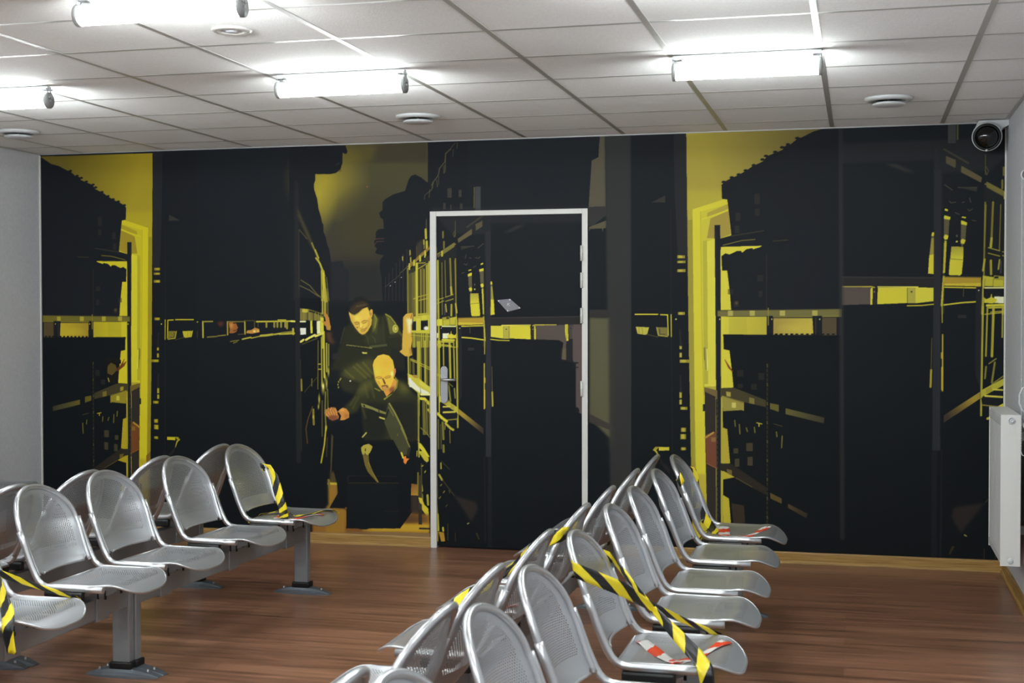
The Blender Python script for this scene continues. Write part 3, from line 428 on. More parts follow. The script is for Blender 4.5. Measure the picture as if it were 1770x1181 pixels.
    P((176, 164, 68), [(400, 210), (425, 185), (480, 170), (505, 185), (522, 200), (508, 240), (492, 270), (480, 275), (480, 330), (415, 290), (402, 240)], Zh); P((110, 96, 46), [(415, 280), (480, 290), (485, 360), (500, 440), (585, 580), (570, 582), (470, 470), (440, 400)], Zh, b=1)
    L((150, 130, 54), [(480, 370), (520, 470), (582, 580)], 2, Zh, a=.8); L((60, 56, 34), [(446, 225), (446, 245)], 2, Zh); L((60, 56, 34), [(440, 270), (450, 290)], 1.6, Zh)
    # left rack lit edge in the aisle (x 545-575)
    P(K1, [(0, 60), (175, 60), (175, 1181), (0, 1181)], Ze, a=.9)
    P((40, 40, 42), [(0, 0), (34, 0), (40, 1181), (10, 1181)], Ze, a=.7); L((150, 138, 54), [(43, 615), (45, 690)], 3, Ze); L((80, 72, 44), [(38, 480), (44, 1100)], 1, Ze, a=.7)
    for q, w, c in (([(192, 0), (188, 90), (188, 400)], 3, Y2), ([(205, 0), (205, 180)], 4.4, (170, 160, 60)), ([(222, 0), (224, 190)], 1.6, Y3), ([(197, 290), (200, 600)], 3.2, Y1), ([(215, 370), (216, 560)], 3, Y2), ([(230, 375), (230, 520)], 1.6, Y2), ([(180, 330), (184, 660)], 2.2, Y2), ([(158, 350), (156, 680)], 1.2, Y3), ([(115, 610), (114, 660)], 1.6, Y3), ([(208, 700), (205, 830), (212, 960)], 2.4, Y3), ([(185, 760), (185, 1000)], 2.4, Y4), ([(222, 680), (225, 830)], 1.6, Y3), ([(210, 950), (200, 1060), (178, 1181)], 2.6, (206, 190, 50)), ([(120, 800), (90, 880), (75, 950), (85, 1050)], 1.6, (110, 82, 44)), ([(125, 820), (128, 920)], 4, Y3), ([(250, 990), (245, 1181)], 1.4, Y4), ([(160, 510), (175, 510)], 2, Y2), ([(160, 545), (180, 545)], 2, Y2), ([(220, 1010), (215, 1140)], 1.2, Y4), ([(65, 700), (150, 600)], 1, Y4)): L(c, q, w, Ze, a=.9)
    for x, y, rx, ry in ((192, 670, 16, 60), (165, 750, 10, 50), (215, 640, 10, 60), (228, 560, 10, 50), (205, 600, 8, 40), (160, 800, 8, 26), (212, 940, 12, 20), (125, 870, 8, 18)): E((206, 194, 66), (x, y), rx, ry, Ze, soft=.9, a=.9)
    E((250, 240, 150), (192, 660), 9, 24, Ze, soft=.8)
    P((120, 112, 54), [(35, 130), (90, 135), (140, 150), (192, 170), (192, 215), (35, 210)], Ze); P(Y2, [(50, 135), (88, 137), (88, 160), (50, 158)], Ze); L((40, 40, 34), [(100, 150), (140, 160), (185, 178)], 3, Ze)
    for x in (60, 85, 100, 125, 140, 160, 178): L((50, 46, 36) if x % 2 else Y3, [(x, 160), (x, 212)], 1.8, Ze, a=.8)
    L((250, 244, 180), [(38, 220), (70, 220)], 3, Ze); P((255, 246, 210), [(35, 265), (74, 265), (74, 308), (38, 310)], Ze, b=.7); P(Y1, [(104, 215), (118, 212), (120, 300), (106, 300)], Ze); P((255, 244, 170), [(148, 218), (172, 215), (172, 300), (150, 305)], Ze, b=.7); P(Y1, [(172, 190), (195, 195), (195, 310), (172, 310)], Ze)
    box(K1, 78, 215, 100, 312, Ze); box(K1, 122, 215, 146, 310, Ze)
    for q in ([(40, 358), (58, 345)], [(75, 345), (100, 330)], [(110, 325), (135, 312)], [(140, 320), (190, 300)]): L((216, 206, 100), q, 4, Ze)
    L(Y4, [(50, 375), (100, 355), (150, 335)], 2, Ze, a=.8)
    P((182, 126, 56), [(180, 215), (205, 245), (222, 250), (238, 235), (232, 195), (205, 150), (198, 140), (196, 170), (215, 200), (212, 225)], Ze, b=.7)
    # slit between the shelves on the left
    P(K0, [(20, 190), (1330, 180), (1330, 330), (700, 400), (110, 400)], Zc, a=0)
    for q, w, c in (([(105, 205), (155, 205)], 2, Y2), ([(175, 203), (398, 203)], 2.2, Y2), ([(82, 205), (84, 380)], 2, Y3), ([(106, 205), (108, 380)], 2.4, Y2), ([(110, 385), (220, 380)], 1.4, Y3), ([(112, 390), (114, 410)], 2, Y3), ([(447, 200), (449, 350)], 3, Y2), ([(460, 200), (540, 198)], 2, Y2), ([(682, 202), (684, 325)], 2.6, (180, 150, 60)), ([(490, 348), (580, 342)], 2, Y3), ([(588, 337), (665, 328)], 2, Y3), ([(690, 200), (850, 200)], 1.6, Y3), ([(848, 205), (850, 318)], 2.6, Y2), ([(840, 190), (945, 190)], 1.2, Y4), ([(940, 200), (942, 270)], 2, Y4), ([(975, 205), (975, 250)], 1.4, Y4), ([(960, 200), (1320, 195)], 2.6, Y1), ([(1165, 184), (1240, 184)], 2, Y2), ([(1290, 196), (1325, 198)], 3, (240, 232, 110)), ([(710, 390), (790, 378)], 1.6, Y3), ([(740, 405), (775, 392)], 1.4, Y3), ([(825, 368), (905, 350)], 2.6, Y2), ([(910, 358), (1000, 338)], 1.8, Y2), ([(1000, 335), (1060, 330), (1115, 322)], 4, Y2), ([(1130, 322), (1200, 312)], 3, Y2), ([(1180, 318), (1320, 312)], 3.4, Y2), ([(1200, 308), (1300, 296)], 3, Y3), ([(1310, 270), (1312, 318)], 4, Y2), ([(785, 322), (845, 318)], 1.6, Y4)): L(c, q, w, Zc, a=.95)
    P((112, 104, 52), [(118, 310), (188, 310), (188, 380), (118, 378)], Zc); L(Y2, [(186, 312), (186, 382), (115, 382)], 1.4, Zc); P((150, 142, 66), [(243, 308), (372, 306), (330, 365), (262, 372), (256, 340)], Zc); P((62, 60, 42), [(372, 306), (400, 280), (400, 360), (330, 365)], Zc, a=.8)
    for x in (1055, 1130, 1160, 1195, 1235, 1252): L((160, 152, 60), [(x, 205), (x, 250 + (x * 7) % 35)], 3.6, Zc, a=.9)
    P((150, 92, 46), [(694, 208), (740, 204), (765, 205), (768, 225), (785, 262), (772, 268), (776, 285), (762, 300), (735, 312), (700, 310), (706, 270), (700, 240)], Zc, b=1); P((196, 140, 60), [(700, 215), (740, 215), (730, 260), (705, 265)], Zc, b=2, a=.9); L((50, 34, 30), [(740, 215), (764, 212)], 2, Zc); L((70, 40, 34), [(742, 288), (770, 280)], 1.6, Zc)
    P((92, 48, 36), [(585, 205), (625, 200), (650, 205), (625, 250), (600, 240)], Zc, b=2, a=.9)
    P((186, 136, 62), [(862, 310), (870, 285), (910, 280), (945, 258), (985, 270), (990, 300), (920, 315)], Zc, b=1); P((230, 196, 110), [(925, 285), (950, 280), (955, 302), (930, 302)], Zc, b=1); P((220, 180, 96), [(960, 280), (982, 280), (984, 300), (964, 302)], Zc, b=1)
    # right of the door: pale strips
    P((78, 74, 62), [(1310, 0), (1500, 0), (1500, 620), (1365, 630), (1390, 235), (1450, 200), (1455, 40)], (740, 230, 4.922), b=1) if False else None
    Zl = (740, 230, 4.922)
    P((84, 80, 66), [(1462, 30), (1505, 30), (1512, 625), (1366, 630), (1380, 420), (1392, 235), (1450, 205), (1455, 100)], Zl, b=1)
    P((60, 58, 56), [(1360, 630), (1515, 628), (1515, 700), (1400, 790), (1360, 790)], Zl, b=1, a=.7); P((86, 82, 62), [(1368, 800), (1515, 745), (1515, 808), (1490, 812), (1485, 845), (1480, 812), (1380, 816), (1368, 845)], Zl, b=.6)
    P((54, 54, 52), [(1045, 225), (1090, 225), (1095, 930), (1056, 930)], None, b=2, a=.8)
    P((86, 84, 62), [(878, 228), (1035, 230), (1045, 1200), (900, 1060), (878, 1000)], Zm, b=2); P((70, 68, 52), [(1035, 232), (1060, 300), (1060, 1240), (1040, 1300)], Zm, b=8, a=.6)
    P((48, 46, 46), [(878, 165), (1035, 165), (1035, 226), (878, 226)], Zm, b=1)
    P((60, 55, 50), [(1018, 715), (1058, 735), (1058, 745), (1018, 730)], None, b=1)

def build_art():
    art_base()
    art_aisle()
    for mir, clip in ((None, (0.0, 1.0)), ((2.982, 1.22, .357, .017, 1.147), (2.455, 3.36))):
        art_mirror[0], art_clip[0] = mir, clip; art_door()
    for mir, clip in ((None, (1.245, 2.457)), ((-2.068, .94, 1.749, .012, .97), (-2.73, -1.59))):
        art_mirror[0], art_clip[0] = mir, clip; art_panel()
    art_mirror[0] = art_clip[0] = None
    Zb = (60, 600, 4.921)                    # plush animal on the lower shelf, left panel only
    P((26, 24, 22), [(612, 90), (650, 100), (690, 88), (735, 112), (735, 140), (702, 152), (700, 262), (715, 314), (640, 305), (612, 250)], Zb)
    P((88, 74, 38), [(620, 165), (650, 132), (690, 155), (702, 195), (660, 240), (620, 225)], Zb, b=1)
    for k in range(7): L((104, 54, 32), [(706, 205 - k * 4), (762 + k * 3, 160 - k * 6)], 1.6, Zb, a=.7)
    L((190, 180, 90), [(625, 265), (634, 295)], 1.6, Zb)
    k_ = int((-1.62 - PX0) / CELL); w_ = np.clip((ART[:, :k_, 0] - .25) / .2, 0, 1); ART[:, :k_, 2] *= 1 - .35 * w_; ART[:, :k_, 1] *= 1 - .02 * w_
    L((52, 52, 50), [(1453, 215), (1456, 930)], 7, None, b=2, a=.6)      # seams of the wallpaper
    L((14, 17, 20), [(70, 265), (76, 845)], 3, None, b=1)
# ---------------------------------------------------------------- helpers
def lin(c):
    c = c / 255.; return c / 12.92 if c <= .04045 else ((c + .055) / 1.055) ** 2.4
def rgb(*c): return (lin(c[0]), lin(c[1]), lin(c[2]), 1)
MATS = {}
def mat(name, col=(.8, .8, .8, 1), rough=.5, metal=0., spec=.5, emit=None, strength=0.):
    m = bpy.data.materials.new(name); m.use_nodes = True
    b = m.node_tree.nodes['Principled BSDF']
    b.inputs['Base Color'].default_value = col; b.inputs['Roughness'].default_value = rough
    b.inputs['Metallic'].default_value = metal; b.inputs['Specular IOR Level'].default_value = spec
    if emit: b.inputs['Emission Color'].default_value = emit; b.inputs['Emission Strength'].default_value = strength
    MATS[name] = m
    return m
def nd(m, t, **kw):
    n = m.node_tree.nodes.new(t)
    for k, v in kw.items(): setattr(n, k, v)
    return n
def ln(m, a, b): m.node_tree.links.new(a, b)
def noise_bump(m, scale, strength, dist=.001, detail=3):
    tc = nd(m, 'ShaderNodeTexCoord'); n = nd(m, 'ShaderNodeTexNoise'); n.inputs['Scale'].default_value = scale; n.inputs['Detail'].default_value = detail
    b = nd(m, 'ShaderNodeBump'); b.inputs['Strength'].default_value = strength; b.inputs['Distance'].default_value = dist
    ln(m, tc.outputs['Object'], n.inputs['Vector']); ln(m, n.outputs['Fac'], b.inputs['Height'])
    ln(m, b.outputs['Normal'], m.node_tree.nodes['Principled BSDF'].inputs['Normal'])
    return n
def tint(m, n, c1, c2, lo=.35, hi=.65):
    r = nd(m, 'ShaderNodeValToRGB'); r.color_ramp.elements[0].position = lo; r.color_ramp.elements[1].position = hi
    r.color_ramp.elements[0].color = c1; r.color_ramp.elements[1].color = c2
    ln(m, n.outputs['Fac'], r.inputs['Fac']); ln(m, r.outputs['Color'], m.node_tree.nodes['Principled BSDF'].inputs['Base Color'])
def math_(m, op, a, b=None):
    n = nd(m, 'ShaderNodeMath', operation=op)
    for i, v in enumerate((a, b)):
        if v is None: continue
        if isinstance(v, (int, float)): n.inputs[i].default_value = v
        else: ln(m, v, n.inputs[i])
    return n.outputs[0]

wall_m = mat('painted_wall', rgb(206, 209, 214), .6, 0, .3)
n = noise_bump(wall_m, 60, .15, .002); tint(wall_m, n, rgb(202, 205, 210), rgb(210, 212, 217))
tile_m = mat('ceiling_tile', rgb(238, 239, 238), .9, 0, .1)
tile_m.node_tree.nodes['Principled BSDF'].inputs['Diffuse Roughness'].default_value = .5
n = noise_bump(tile_m, 150, .6, .002, 6); tint(tile_m, n, rgb(227, 227, 225), rgb(237, 237, 235))
grid_m = mat('grid_metal', rgb(196, 196, 192), .45, .3, .4)
white_m = mat('white_lacquer', rgb(222, 221, 216), .4, 0, .4); noise_bump(white_m, 40, .03)
rad_m = mat('radiator_enamel', rgb(228, 228, 224), .35, 0, .5); noise_bump(rad_m, 30, .02)
groove_m = mat('radiator_groove', rgb(208, 209, 210), .5)
plastic_m = mat('white_plastic', rgb(214, 217, 219), .4, 0, .5); noise_bump(plastic_m, 50, .02)
dark_m = mat('dark_gap', rgb(40, 42, 44), .7)
black_m = mat('black_plastic', rgb(16, 17, 19), .45, 0, .5); noise_bump(black_m, 90, .1)
glass_m = mat('dome_glass', rgb(8, 9, 10), .08, 0, .7)
steel_m = mat('satin_steel', rgb(176, 178, 182), .32, .85)
noise_bump(steel_m, 80, .05)
chair_m = mat('silver_lacquer', rgb(200, 203, 207), .31, .85)
n = noise_bump(chair_m, 500, .08, .0005); tint(chair_m, n, rgb(200, 202, 205), rgb(210, 212, 215))
beam_m = mat('grey_beam_lacquer', rgb(150, 156, 160), .42, .45); noise_bump(beam_m, 400, .1, .0005)
foot_m = mat('foot_grey', rgb(112, 120, 128), .4, .4); noise_bump(foot_m, 200, .1)
tube_m = mat('lit_tube', rgb(250, 250, 250), .4, 0, .3, emit=(.93, .995, 1, 1), strength=TUBE_POWER)
cap_m = mat('lamp_end_grey', rgb(150, 152, 152), .5, .2); noise_bump(cap_m, 60, .05)
copper_m = mat('pale_pipe', rgb(196, 194, 190), .45)

# perforated sheet: holes on a staggered grid, only inside the border stored in the mesh
perf_m = mat('perforated_sheet', rgb(192, 195, 199), .38, .80)
def perforate(m, pitch, rad):
    nt = m.node_tree; b = nt.nodes['Principled BSDF']; out = nt.nodes['Material Output']
    uv = nd(m, 'ShaderNodeUVMap'); uv.uv_map = 'sheet'; sep = nd(m, 'ShaderNodeSeparateXYZ'); ln(m, uv.outputs['UV'], sep.inputs[0])
    ds = []
    for off in (0., .5):
        x = math_(m, 'SUBTRACT', math_(m, 'FRACT', math_(m, 'ADD', math_(m, 'DIVIDE', sep.outputs[0], pitch), off + 50)), .5)
        y = math_(m, 'SUBTRACT', math_(m, 'FRACT', math_(m, 'ADD', math_(m, 'DIVIDE', sep.outputs[1], pitch * 1.4), off + 50)), .5)
        y = math_(m, 'MULTIPLY', y, 1.4)
        ds.append(math_(m, 'ADD', math_(m, 'MULTIPLY', x, x), math_(m, 'MULTIPLY', y, y)))
    d = math_(m, 'MINIMUM', ds[0], ds[1])
    hole = math_(m, 'LESS_THAN', d, (rad / pitch) ** 2)
    at = nd(m, 'ShaderNodeAttribute'); at.attribute_name = 'edge'
    hole = math_(m, 'MULTIPLY', hole, math_(m, 'GREATER_THAN', at.outputs['Fac'], .5))
    tr = nd(m, 'ShaderNodeBsdfTransparent'); mix = nd(m, 'ShaderNodeMixShader')
    ln(m, hole, mix.inputs[0]); ln(m, b.outputs[0], mix.inputs[1]); ln(m, tr.outputs[0], mix.inputs[2]); ln(m, mix.outputs[0], out.inputs['Surface'])
perforate(perf_m, .0090, .0020)

def stripe_mat(name, c1, c2, half, slant):
    m = mat(name, c1, .32, 0, .5)
    uv = nd(m, 'ShaderNodeUVMap'); uv.uv_map = 'sheet'; sep = nd(m, 'ShaderNodeSeparateXYZ'); ln(m, uv.outputs['UV'], sep.inputs[0])
    t = math_(m, 'ADD', sep.outputs[0], math_(m, 'MULTIPLY', sep.outputs[1], slant))
    f = math_(m, 'LESS_THAN', math_(m, 'FRACT', math_(m, 'ADD', math_(m, 'DIVIDE', t, 2 * half), 20)), .5)
    mx = nd(m, 'ShaderNodeMix', data_type='RGBA'); ln(m, f, mx.inputs[0]); mx.inputs[6].default_value = c1; mx.inputs[7].default_value = c2
    ln(m, mx.outputs[2], m.node_tree.nodes['Principled BSDF'].inputs['Base Color'])
    return m
haz_m = stripe_mat('hazard_tape', rgb(240, 218, 44), rgb(24, 25, 28), .068, 1.7)
red_m = stripe_mat('red_white_tape', rgb(226, 66, 34), rgb(226, 224, 220), .075, 1.0)

# floor: planks that run across the room
floor_m = mat('laminate_floor', rgb(120, 84, 62), .3, 0, .45)
def floor_nodes(m):
    b = m.node_tree.nodes['Principled BSDF']
    tc = nd(m, 'ShaderNodeTexCoord')
    br = nd(m, 'ShaderNodeTexBrick'); br.inputs['Scale'].default_value = 1; br.inputs['Brick Width'].default_value = 1.25; br.inputs['Row Height'].default_value = .13
    br.inputs['Mortar Size'].default_value = .0008; br.offset = .37; br.inputs['Color1'].default_value = (.42, .42, .42, 1); br.inputs['Color2'].default_value = (.58, .58, .58, 1); br.inputs['Mortar'].default_value = (.3, .3, .3, 1)
    ln(m, tc.outputs['Object'], br.inputs['Vector'])
    mp = nd(m, 'ShaderNodeMapping'); mp.inputs['Scale'].default_value = (1.1, 26, 1); ln(m, tc.outputs['Object'], mp.inputs['Vector'])
    n1 = nd(m, 'ShaderNodeTexNoise'); n1.inputs['Scale'].default_value = 1.3; n1.inputs['Detail'].default_value = 6; n1.inputs['Roughness'].default_value = .6; ln(m, mp.outputs[0], n1.inputs['Vector'])
    mp2 = nd(m, 'ShaderNodeMapping'); mp2.inputs['Scale'].default_value = (3, 150, 1); ln(m, tc.outputs['Object'], mp2.inputs['Vector'])
    n2 = nd(m, 'ShaderNodeTexNoise'); n2.inputs['Scale'].default_value = 1.5; n2.inputs['Detail'].default_value = 4; ln(m, mp2.outputs[0], n2.inputs['Vector'])
    s = math_(m, 'ADD', math_(m, 'MULTIPLY', n1.outputs['Fac'], .75), math_(m, 'MULTIPLY', n2.outputs['Fac'], .35))
    sp = nd(m, 'ShaderNodeSeparateColor'); ln(m, br.outputs['Color'], sp.inputs[0])
    s = math_(m, 'ADD', s, math_(m, 'MULTIPLY', math_(m, 'SUBTRACT', sp.outputs[0], .5), .7))
    r = nd(m, 'ShaderNodeValToRGB'); e = r.color_ramp.elements
    e[0].position = .34; e[0].color = rgb(84, 58, 44); e[1].position = .74; e[1].color = rgb(168, 122, 96)
    k = e.new(.54); k.color = rgb(134, 95, 73)
    ln(m, s, r.inputs['Fac']); ln(m, r.outputs['Color'], b.inputs['Base Color'])
    # faint whitish scuffs
    ln(m, math_(m, 'ADD', math_(m, 'MULTIPLY', n1.outputs['Fac'], .16), .24), b.inputs['Roughness'])
    bp = nd(m, 'ShaderNodeBump'); bp.inputs['Strength'].default_value = .12; bp.inputs['Distance'].default_value = .001; ln(m, n2.outputs['Fac'], bp.inputs['Height']); ln(m, bp.outputs[0], b.inputs['Normal'])
floor_nodes(floor_m)
oak_m = mat('oak_skirting', rgb(150, 116, 66), .4, 0, .4)
def oak_nodes(m):
    tc = nd(m, 'ShaderNodeTexCoord'); mp = nd(m, 'ShaderNodeMapping'); mp.inputs['Scale'].default_value = (2, 2, 90); ln(m, tc.outputs['Object'], mp.inputs['Vector'])
    n1 = nd(m, 'ShaderNodeTexNoise'); n1.inputs['Scale'].default_value = 2; n1.inputs['Detail'].default_value = 5; ln(m, mp.outputs[0], n1.inputs['Vector']); tint(m, n1, rgb(140, 106, 56), rgb(182, 146, 84))
oak_nodes(oak_m)
print_m = mat('mural_print', (1, 1, 1, 1), .6, 0, .1)
def print_nodes(m):
    a = nd(m, 'ShaderNodeAttribute'); a.attribute_name = 'ink'
    ln(m, a.outputs['Color'], m.node_tree.nodes['Principled BSDF'].inputs['Base Color'])
print_nodes(print_m)
noise_bump(print_m, 250, .12, .0008)

def tag(o, label=None, cat=None, group=None, kind=None):
    for k, v in (('label', label), ('category', cat), ('group', group), ('kind', kind)):
        if v: o[k] = v
    return o
def link(name, me, m=None, parent=None):
    o = bpy.data.objects.new(name, me); COL.objects.link(o)
    if m is not None and me is not None:
        for k in (m if isinstance(m, (list, tuple)) else [m]): me.materials.append(k)
    if parent is not None: o.parent = parent
    return o
def empty(name, loc=(0, 0, 0), rz=0):
    o = link(name, None); o.location = loc; o.rotation_euler = (0, 0, rz); o.empty_display_size = .1; return o
class MB:
    """collects simple solids of one part and links them as one mesh"""
    def __init__(s): s.bm = bmesh.new(); s.mi = 0
    def _fin(s, faces, smooth):
        for f in faces: f.material_index = s.mi; f.smooth = smooth
    def box(s, x0, x1, y0, y1, z0, z1, bev=0):
        vs = [s.bm.verts.new((x, y, z)) for x in (x0, x1) for y in (y0, y1) for z in (z0, z1)]
        fs = [s.bm.faces.new([vs[i] for i in q]) for q in ((0, 1, 3, 2), (4, 6, 7, 5), (0, 4, 5, 1), (2, 3, 7, 6), (0, 2, 6, 4), (1, 5, 7, 3))]
        s._fin(fs, False)
        if bev:
            es = list({e for f in fs for e in f.edges})
            r = bmesh.ops.bevel(s.bm, geom=es, offset=bev, segments=2, affect='EDGES', profile=.7)
            s._fin(r['faces'], True)
        return s
    def tube(s, pts, r, n=12, cap=True, closed=False):
        pts = [Vector(p) for p in pts]; N = len(pts); rings = []
        rr = r if isinstance(r, (list, tuple)) else [r] * N
        up = None
        for i, p in enumerate(pts):
            a = pts[(i - 1) % N] if (closed or i) else p; b = pts[(i + 1) % N] if (closed or i < N - 1) else p
            t = (b - a).normalized()
            if up is None: up = t.orthogonal().normalized()
            up = (up - t * up.dot(t)).normalized(); w = t.cross(up)
            rings.append([s.bm.verts.new(p + (up * math.cos(2 * math.pi * k / n) + w * math.sin(2 * math.pi * k / n)) * rr[i]) for k in range(n)])
        fs = []
        for i in range(N if closed else N - 1):
            A, B = rings[i], rings[(i + 1) % N]
            for k in range(n): fs.append(s.bm.faces.new((A[k], A[(k + 1) % n], B[(k + 1) % n], B[k])))
        s._fin(fs, True)
        if cap and not closed: s._fin([s.bm.faces.new(rings[0][::-1]), s.bm.faces.new(rings[-1])], False)
        return s
    def lathe(s, prof, n=40, M=None, smooth=True):
        """profile of (radius, height) turned round the local z axis, then moved by M"""
        M = M or Matrix.Identity(4); rings = []
        for r_, z in prof:
            rings.append([s.bm.verts.new(M @ Vector((r_ * math.cos(2 * math.pi * k / n), r_ * math.sin(2 * math.pi * k / n), z))) for k in range(n)] if r_ > 1e-6 else [s.bm.verts.new(M @ Vector((0, 0, z)))])
        fs = []
        for A, B in zip(rings[:-1], rings[1:]):
            for k in range(n):
                q = [A[k % len(A)], A[(k + 1) % len(A)], B[(k + 1) % len(B)], B[k % len(B)]]
                q = list(dict.fromkeys(q))
                if len(q) > 2: fs.append(s.bm.faces.new(q))
        s._fin(fs, smooth); return s
    def prism(s, poly, a, b, axis=1, smooth=False):
        """extrude a 2D outline along an axis (1 = y: outline is x,z; 0 = x: outline is y,z; 2 = z: outline is x,y)"""
        def P3(p, t): return {0: (t, p[0], p[1]), 1: (p[0], t, p[1]), 2: (p[0], p[1], t)}[axis]
        A = [s.bm.verts.new(P3(p, a)) for p in poly]; B = [s.bm.verts.new(P3(p, b)) for p in poly]
        fs = [s.bm.faces.new(A), s.bm.faces.new(B[::-1])]; s._fin(fs, False)
        sd = [s.bm.faces.new((A[i], B[i], B[(i + 1) % len(poly)], A[(i + 1) % len(poly)])) for i in range(len(poly))]
        s._fin(sd, smooth); return s
    def mesh(s, name):
        bmesh.ops.recalc_face_normals(s.bm, faces=s.bm.faces[:])
        me = bpy.data.meshes.new(name); s.bm.to_mesh(me); s.bm.free(); return me
    def build(s, name, m, parent=None): return link(name, s.mesh(name), m, parent)

# ---------------------------------------------------------------- the shell of the room
tag(MB().box(XL - .1, XR + .1, YF - .1, .2, -.1, 0).build('floor', floor_m), kind='structure')
tag(MB().box(XL - .12, XL, YF, .2, 0, H + .1).build('wall_left', wall_m), kind='structure')
tag(MB().box(XR, XR + .12, YF, .2, 0, H + .1).build('wall_right', wall_m), kind='structure')
tag(MB().box(XL, XR, YF - .12, YF, 0, H + .1).build('wall_front', wall_m), kind='structure')
DX0, DX1, DZ = .011, .963, 2.058          # opening behind the door frame
tag(MB().box(XL, DX0, 0, .14, 0, H + .1).box(DX1, XR, 0, .14, 0, H + .1).box(DX0, DX1, 0, .14, DZ, H + .1).build('wall_back', wall_m), kind='structure')
ceiling = tag(MB().box(XL, XR, YF, 0, H, H + .08).build('ceiling', tile_m), kind='structure')
GB = MB()                                  # T-bar grid of the suspended ceiling
for i in range(-4, 6): GB.box(.6 * i - .012, .6 * i + .012, YF, 0, H - .0012, H + .002)
j = 0
while -(.329 + .5505 * j) > YF:
    y = -(.329 + .5505 * j); GB.box(XL, XR, y - .011, y + .011, H - .0006, H + .002); j += 1
GB.build('grid_rails', grid_m, ceiling)
tag(MB().box(XL, XR, -.014, 0, H - .004, H - .001).build('trim_1', grid_m), kind='structure')
tag(MB().box(XR - .02, XR, YF, -.018, H - .006, H - .001).build('trim_2', grid_m), kind='structure')
tag(MB().box(XL, XL + .02, YF, -.018, H - .006, H - .001).build('trim_3', grid_m), kind='structure')
tag(MB().box(XL, XL + .007, -.012, 0, .07, H - .012).build('trim_4', white_m), kind='structure')
tag(MB().box(XR - .008, XR, -.012, 0, .07, H - .012).build('trim_5', white_m), kind='structure')
def skirting(name, a, b, axis):
    # outline: board with a rounded top and a small quarter bead at its foot; d = distance from the wall
    prof = [(0, 0), (.022, 0), (.021, .008), (.017, .014), (.012, .017), (.012, .058), (.009, .064), (0, .066)]
    m = MB()
    if axis == 'back': m.prism([(-d, z) for d, z in prof], a, b, axis=0)
    elif axis == 'right': m.prism([(XR - d, z) for d, z in prof], a, b, axis=1)
    else: m.prism([(XL + d, z) for d, z in prof], a, b, axis=1)
    return tag(m.build(name, oak_m), kind='structure')
skirting('baseboard_back', XL, -.009, 'back'); skirting('baseboard_back_right', .98, XR, 'back')
skirting('baseboard_right', YF, -.022, 'right'); skirting('baseboard_left', YF, -.022, 'left')

# ---------------------------------------------------------------- printed wallpaper
build_art()
ILLUM = 0.80
def srgb_lin(a): return np.where(a <= .04045, a / 12.92, ((a + .055) / 1.055) ** 2.4)
INK = np.clip(srgb_lin(np.clip(ART, 0, 1)) / ILLUM, 0, .95)
def print_mesh(name, x0, x1, z0, z1, y, hole=None):
    i0, i1 = int(round((x0 - PX0) / CELL)), int(round((x1 - PX0) / CELL)); j0, j1 = int(round((z0 - PZ0) / CELL)), int(round((z1 - PZ0) / CELL))
    i1, j1 = min(i1, PW - 1), min(j1, PH - 1)
    nx, nz = i1 - i0 + 1, j1 - j0 + 1
    gx, gz = np.meshgrid(PX0 + CELL * np.arange(i0, i1 + 1), PZ0 + CELL * np.arange(j0, j1 + 1))
    gx[:, 0], gx[:, -1], gz[0, :], gz[-1, :] = x0, x1, z0, z1
    ok = np.ones((nz - 1, nx - 1), bool)
    if hole:
        cx, cz = (gx[:-1, :-1] + gx[1:, 1:]) / 2, (gz[:-1, :-1] + gz[1:, 1:]) / 2
        ok = ~((cx > hole[0]) & (cx < hole[1]) & (cz < hole[2]))
    a = (np.arange(nz - 1)[:, None] * nx + np.arange(nx - 1)[None])[ok]
    quads = np.stack([a, a + 1, a + nx + 1, a + nx], 1)
    used, inv = np.unique(quads, return_inverse=True); quads = inv.reshape(quads.shape)
    co = np.stack([gx.ravel(), np.full(gx.size, y), gz.ravel()], 1)[used]
    me = bpy.data.meshes.new(name); me.vertices.add(len(co)); me.vertices.foreach_set('co', co.ravel())
    nf = len(quads); me.loops.add(nf * 4); me.loops.foreach_set('vertex_index', quads.ravel().astype(np.int32))
    me.polygons.add(nf); me.polygons.foreach_set('loop_start', np.arange(nf, dtype=np.int32) * 4)
    me.update(calc_edges=True)
    at = me.color_attributes.new('ink', 'FLOAT_COLOR', 'POINT')
    c = np.ones((nz, nx, 4)); c[..., :3] = INK[j0:j1 + 1, i0:i1 + 1]
    at.data.foreach_set('color', c.reshape(-1, 4)[used].ravel().astype(np.float32))
    return me
mural = link('wall_mural', print_mesh('wall_mural', XL + .002, XR - .002, .03, H - .006, -.0015, (DX0 - .004, DX1 + .004, DZ + .004)), print_m)
tag(mural, 'wall-wide dark photo mural of storage racks with two uniformed men in a yellow-lit aisle', 'mural')
# lettering on the chest band of the standing man in the print
def lettering(txt, size, loc, rot, m, parent, name):
    cu = bpy.data.curves.new(name, 'FONT'); cu.body = txt; cu.size = size; cu.space_character = 1.05
    t = bpy.data.objects.new(name, cu); COL.objects.link(t)
    dg = bpy.context.evaluated_depsgraph_get(); me = bpy.data.meshes.new_from_object(t.evaluated_get(dg))
    bpy.data.objects.remove(t, do_unlink=True)
    me.transform(Matrix.Translation(loc) @ Matrix.Rotation(rot, 4, 'Y') @ Matrix.Rotation(math.pi / 2, 4, 'X'))
    return link(name, me, m, parent)
ink_y = mat('ink_pale_yellow', rgb(196, 188, 88), .5)
lx, lz = wall_xz(560 + 322 / 8.436, 500 + 822 / 8.436)
lettering('ADMINISTRATION PENITENTIAIRE', .0109, (lx, -.0022, lz), math.radians(6.5), ink_y, mural, 'chest_lettering')

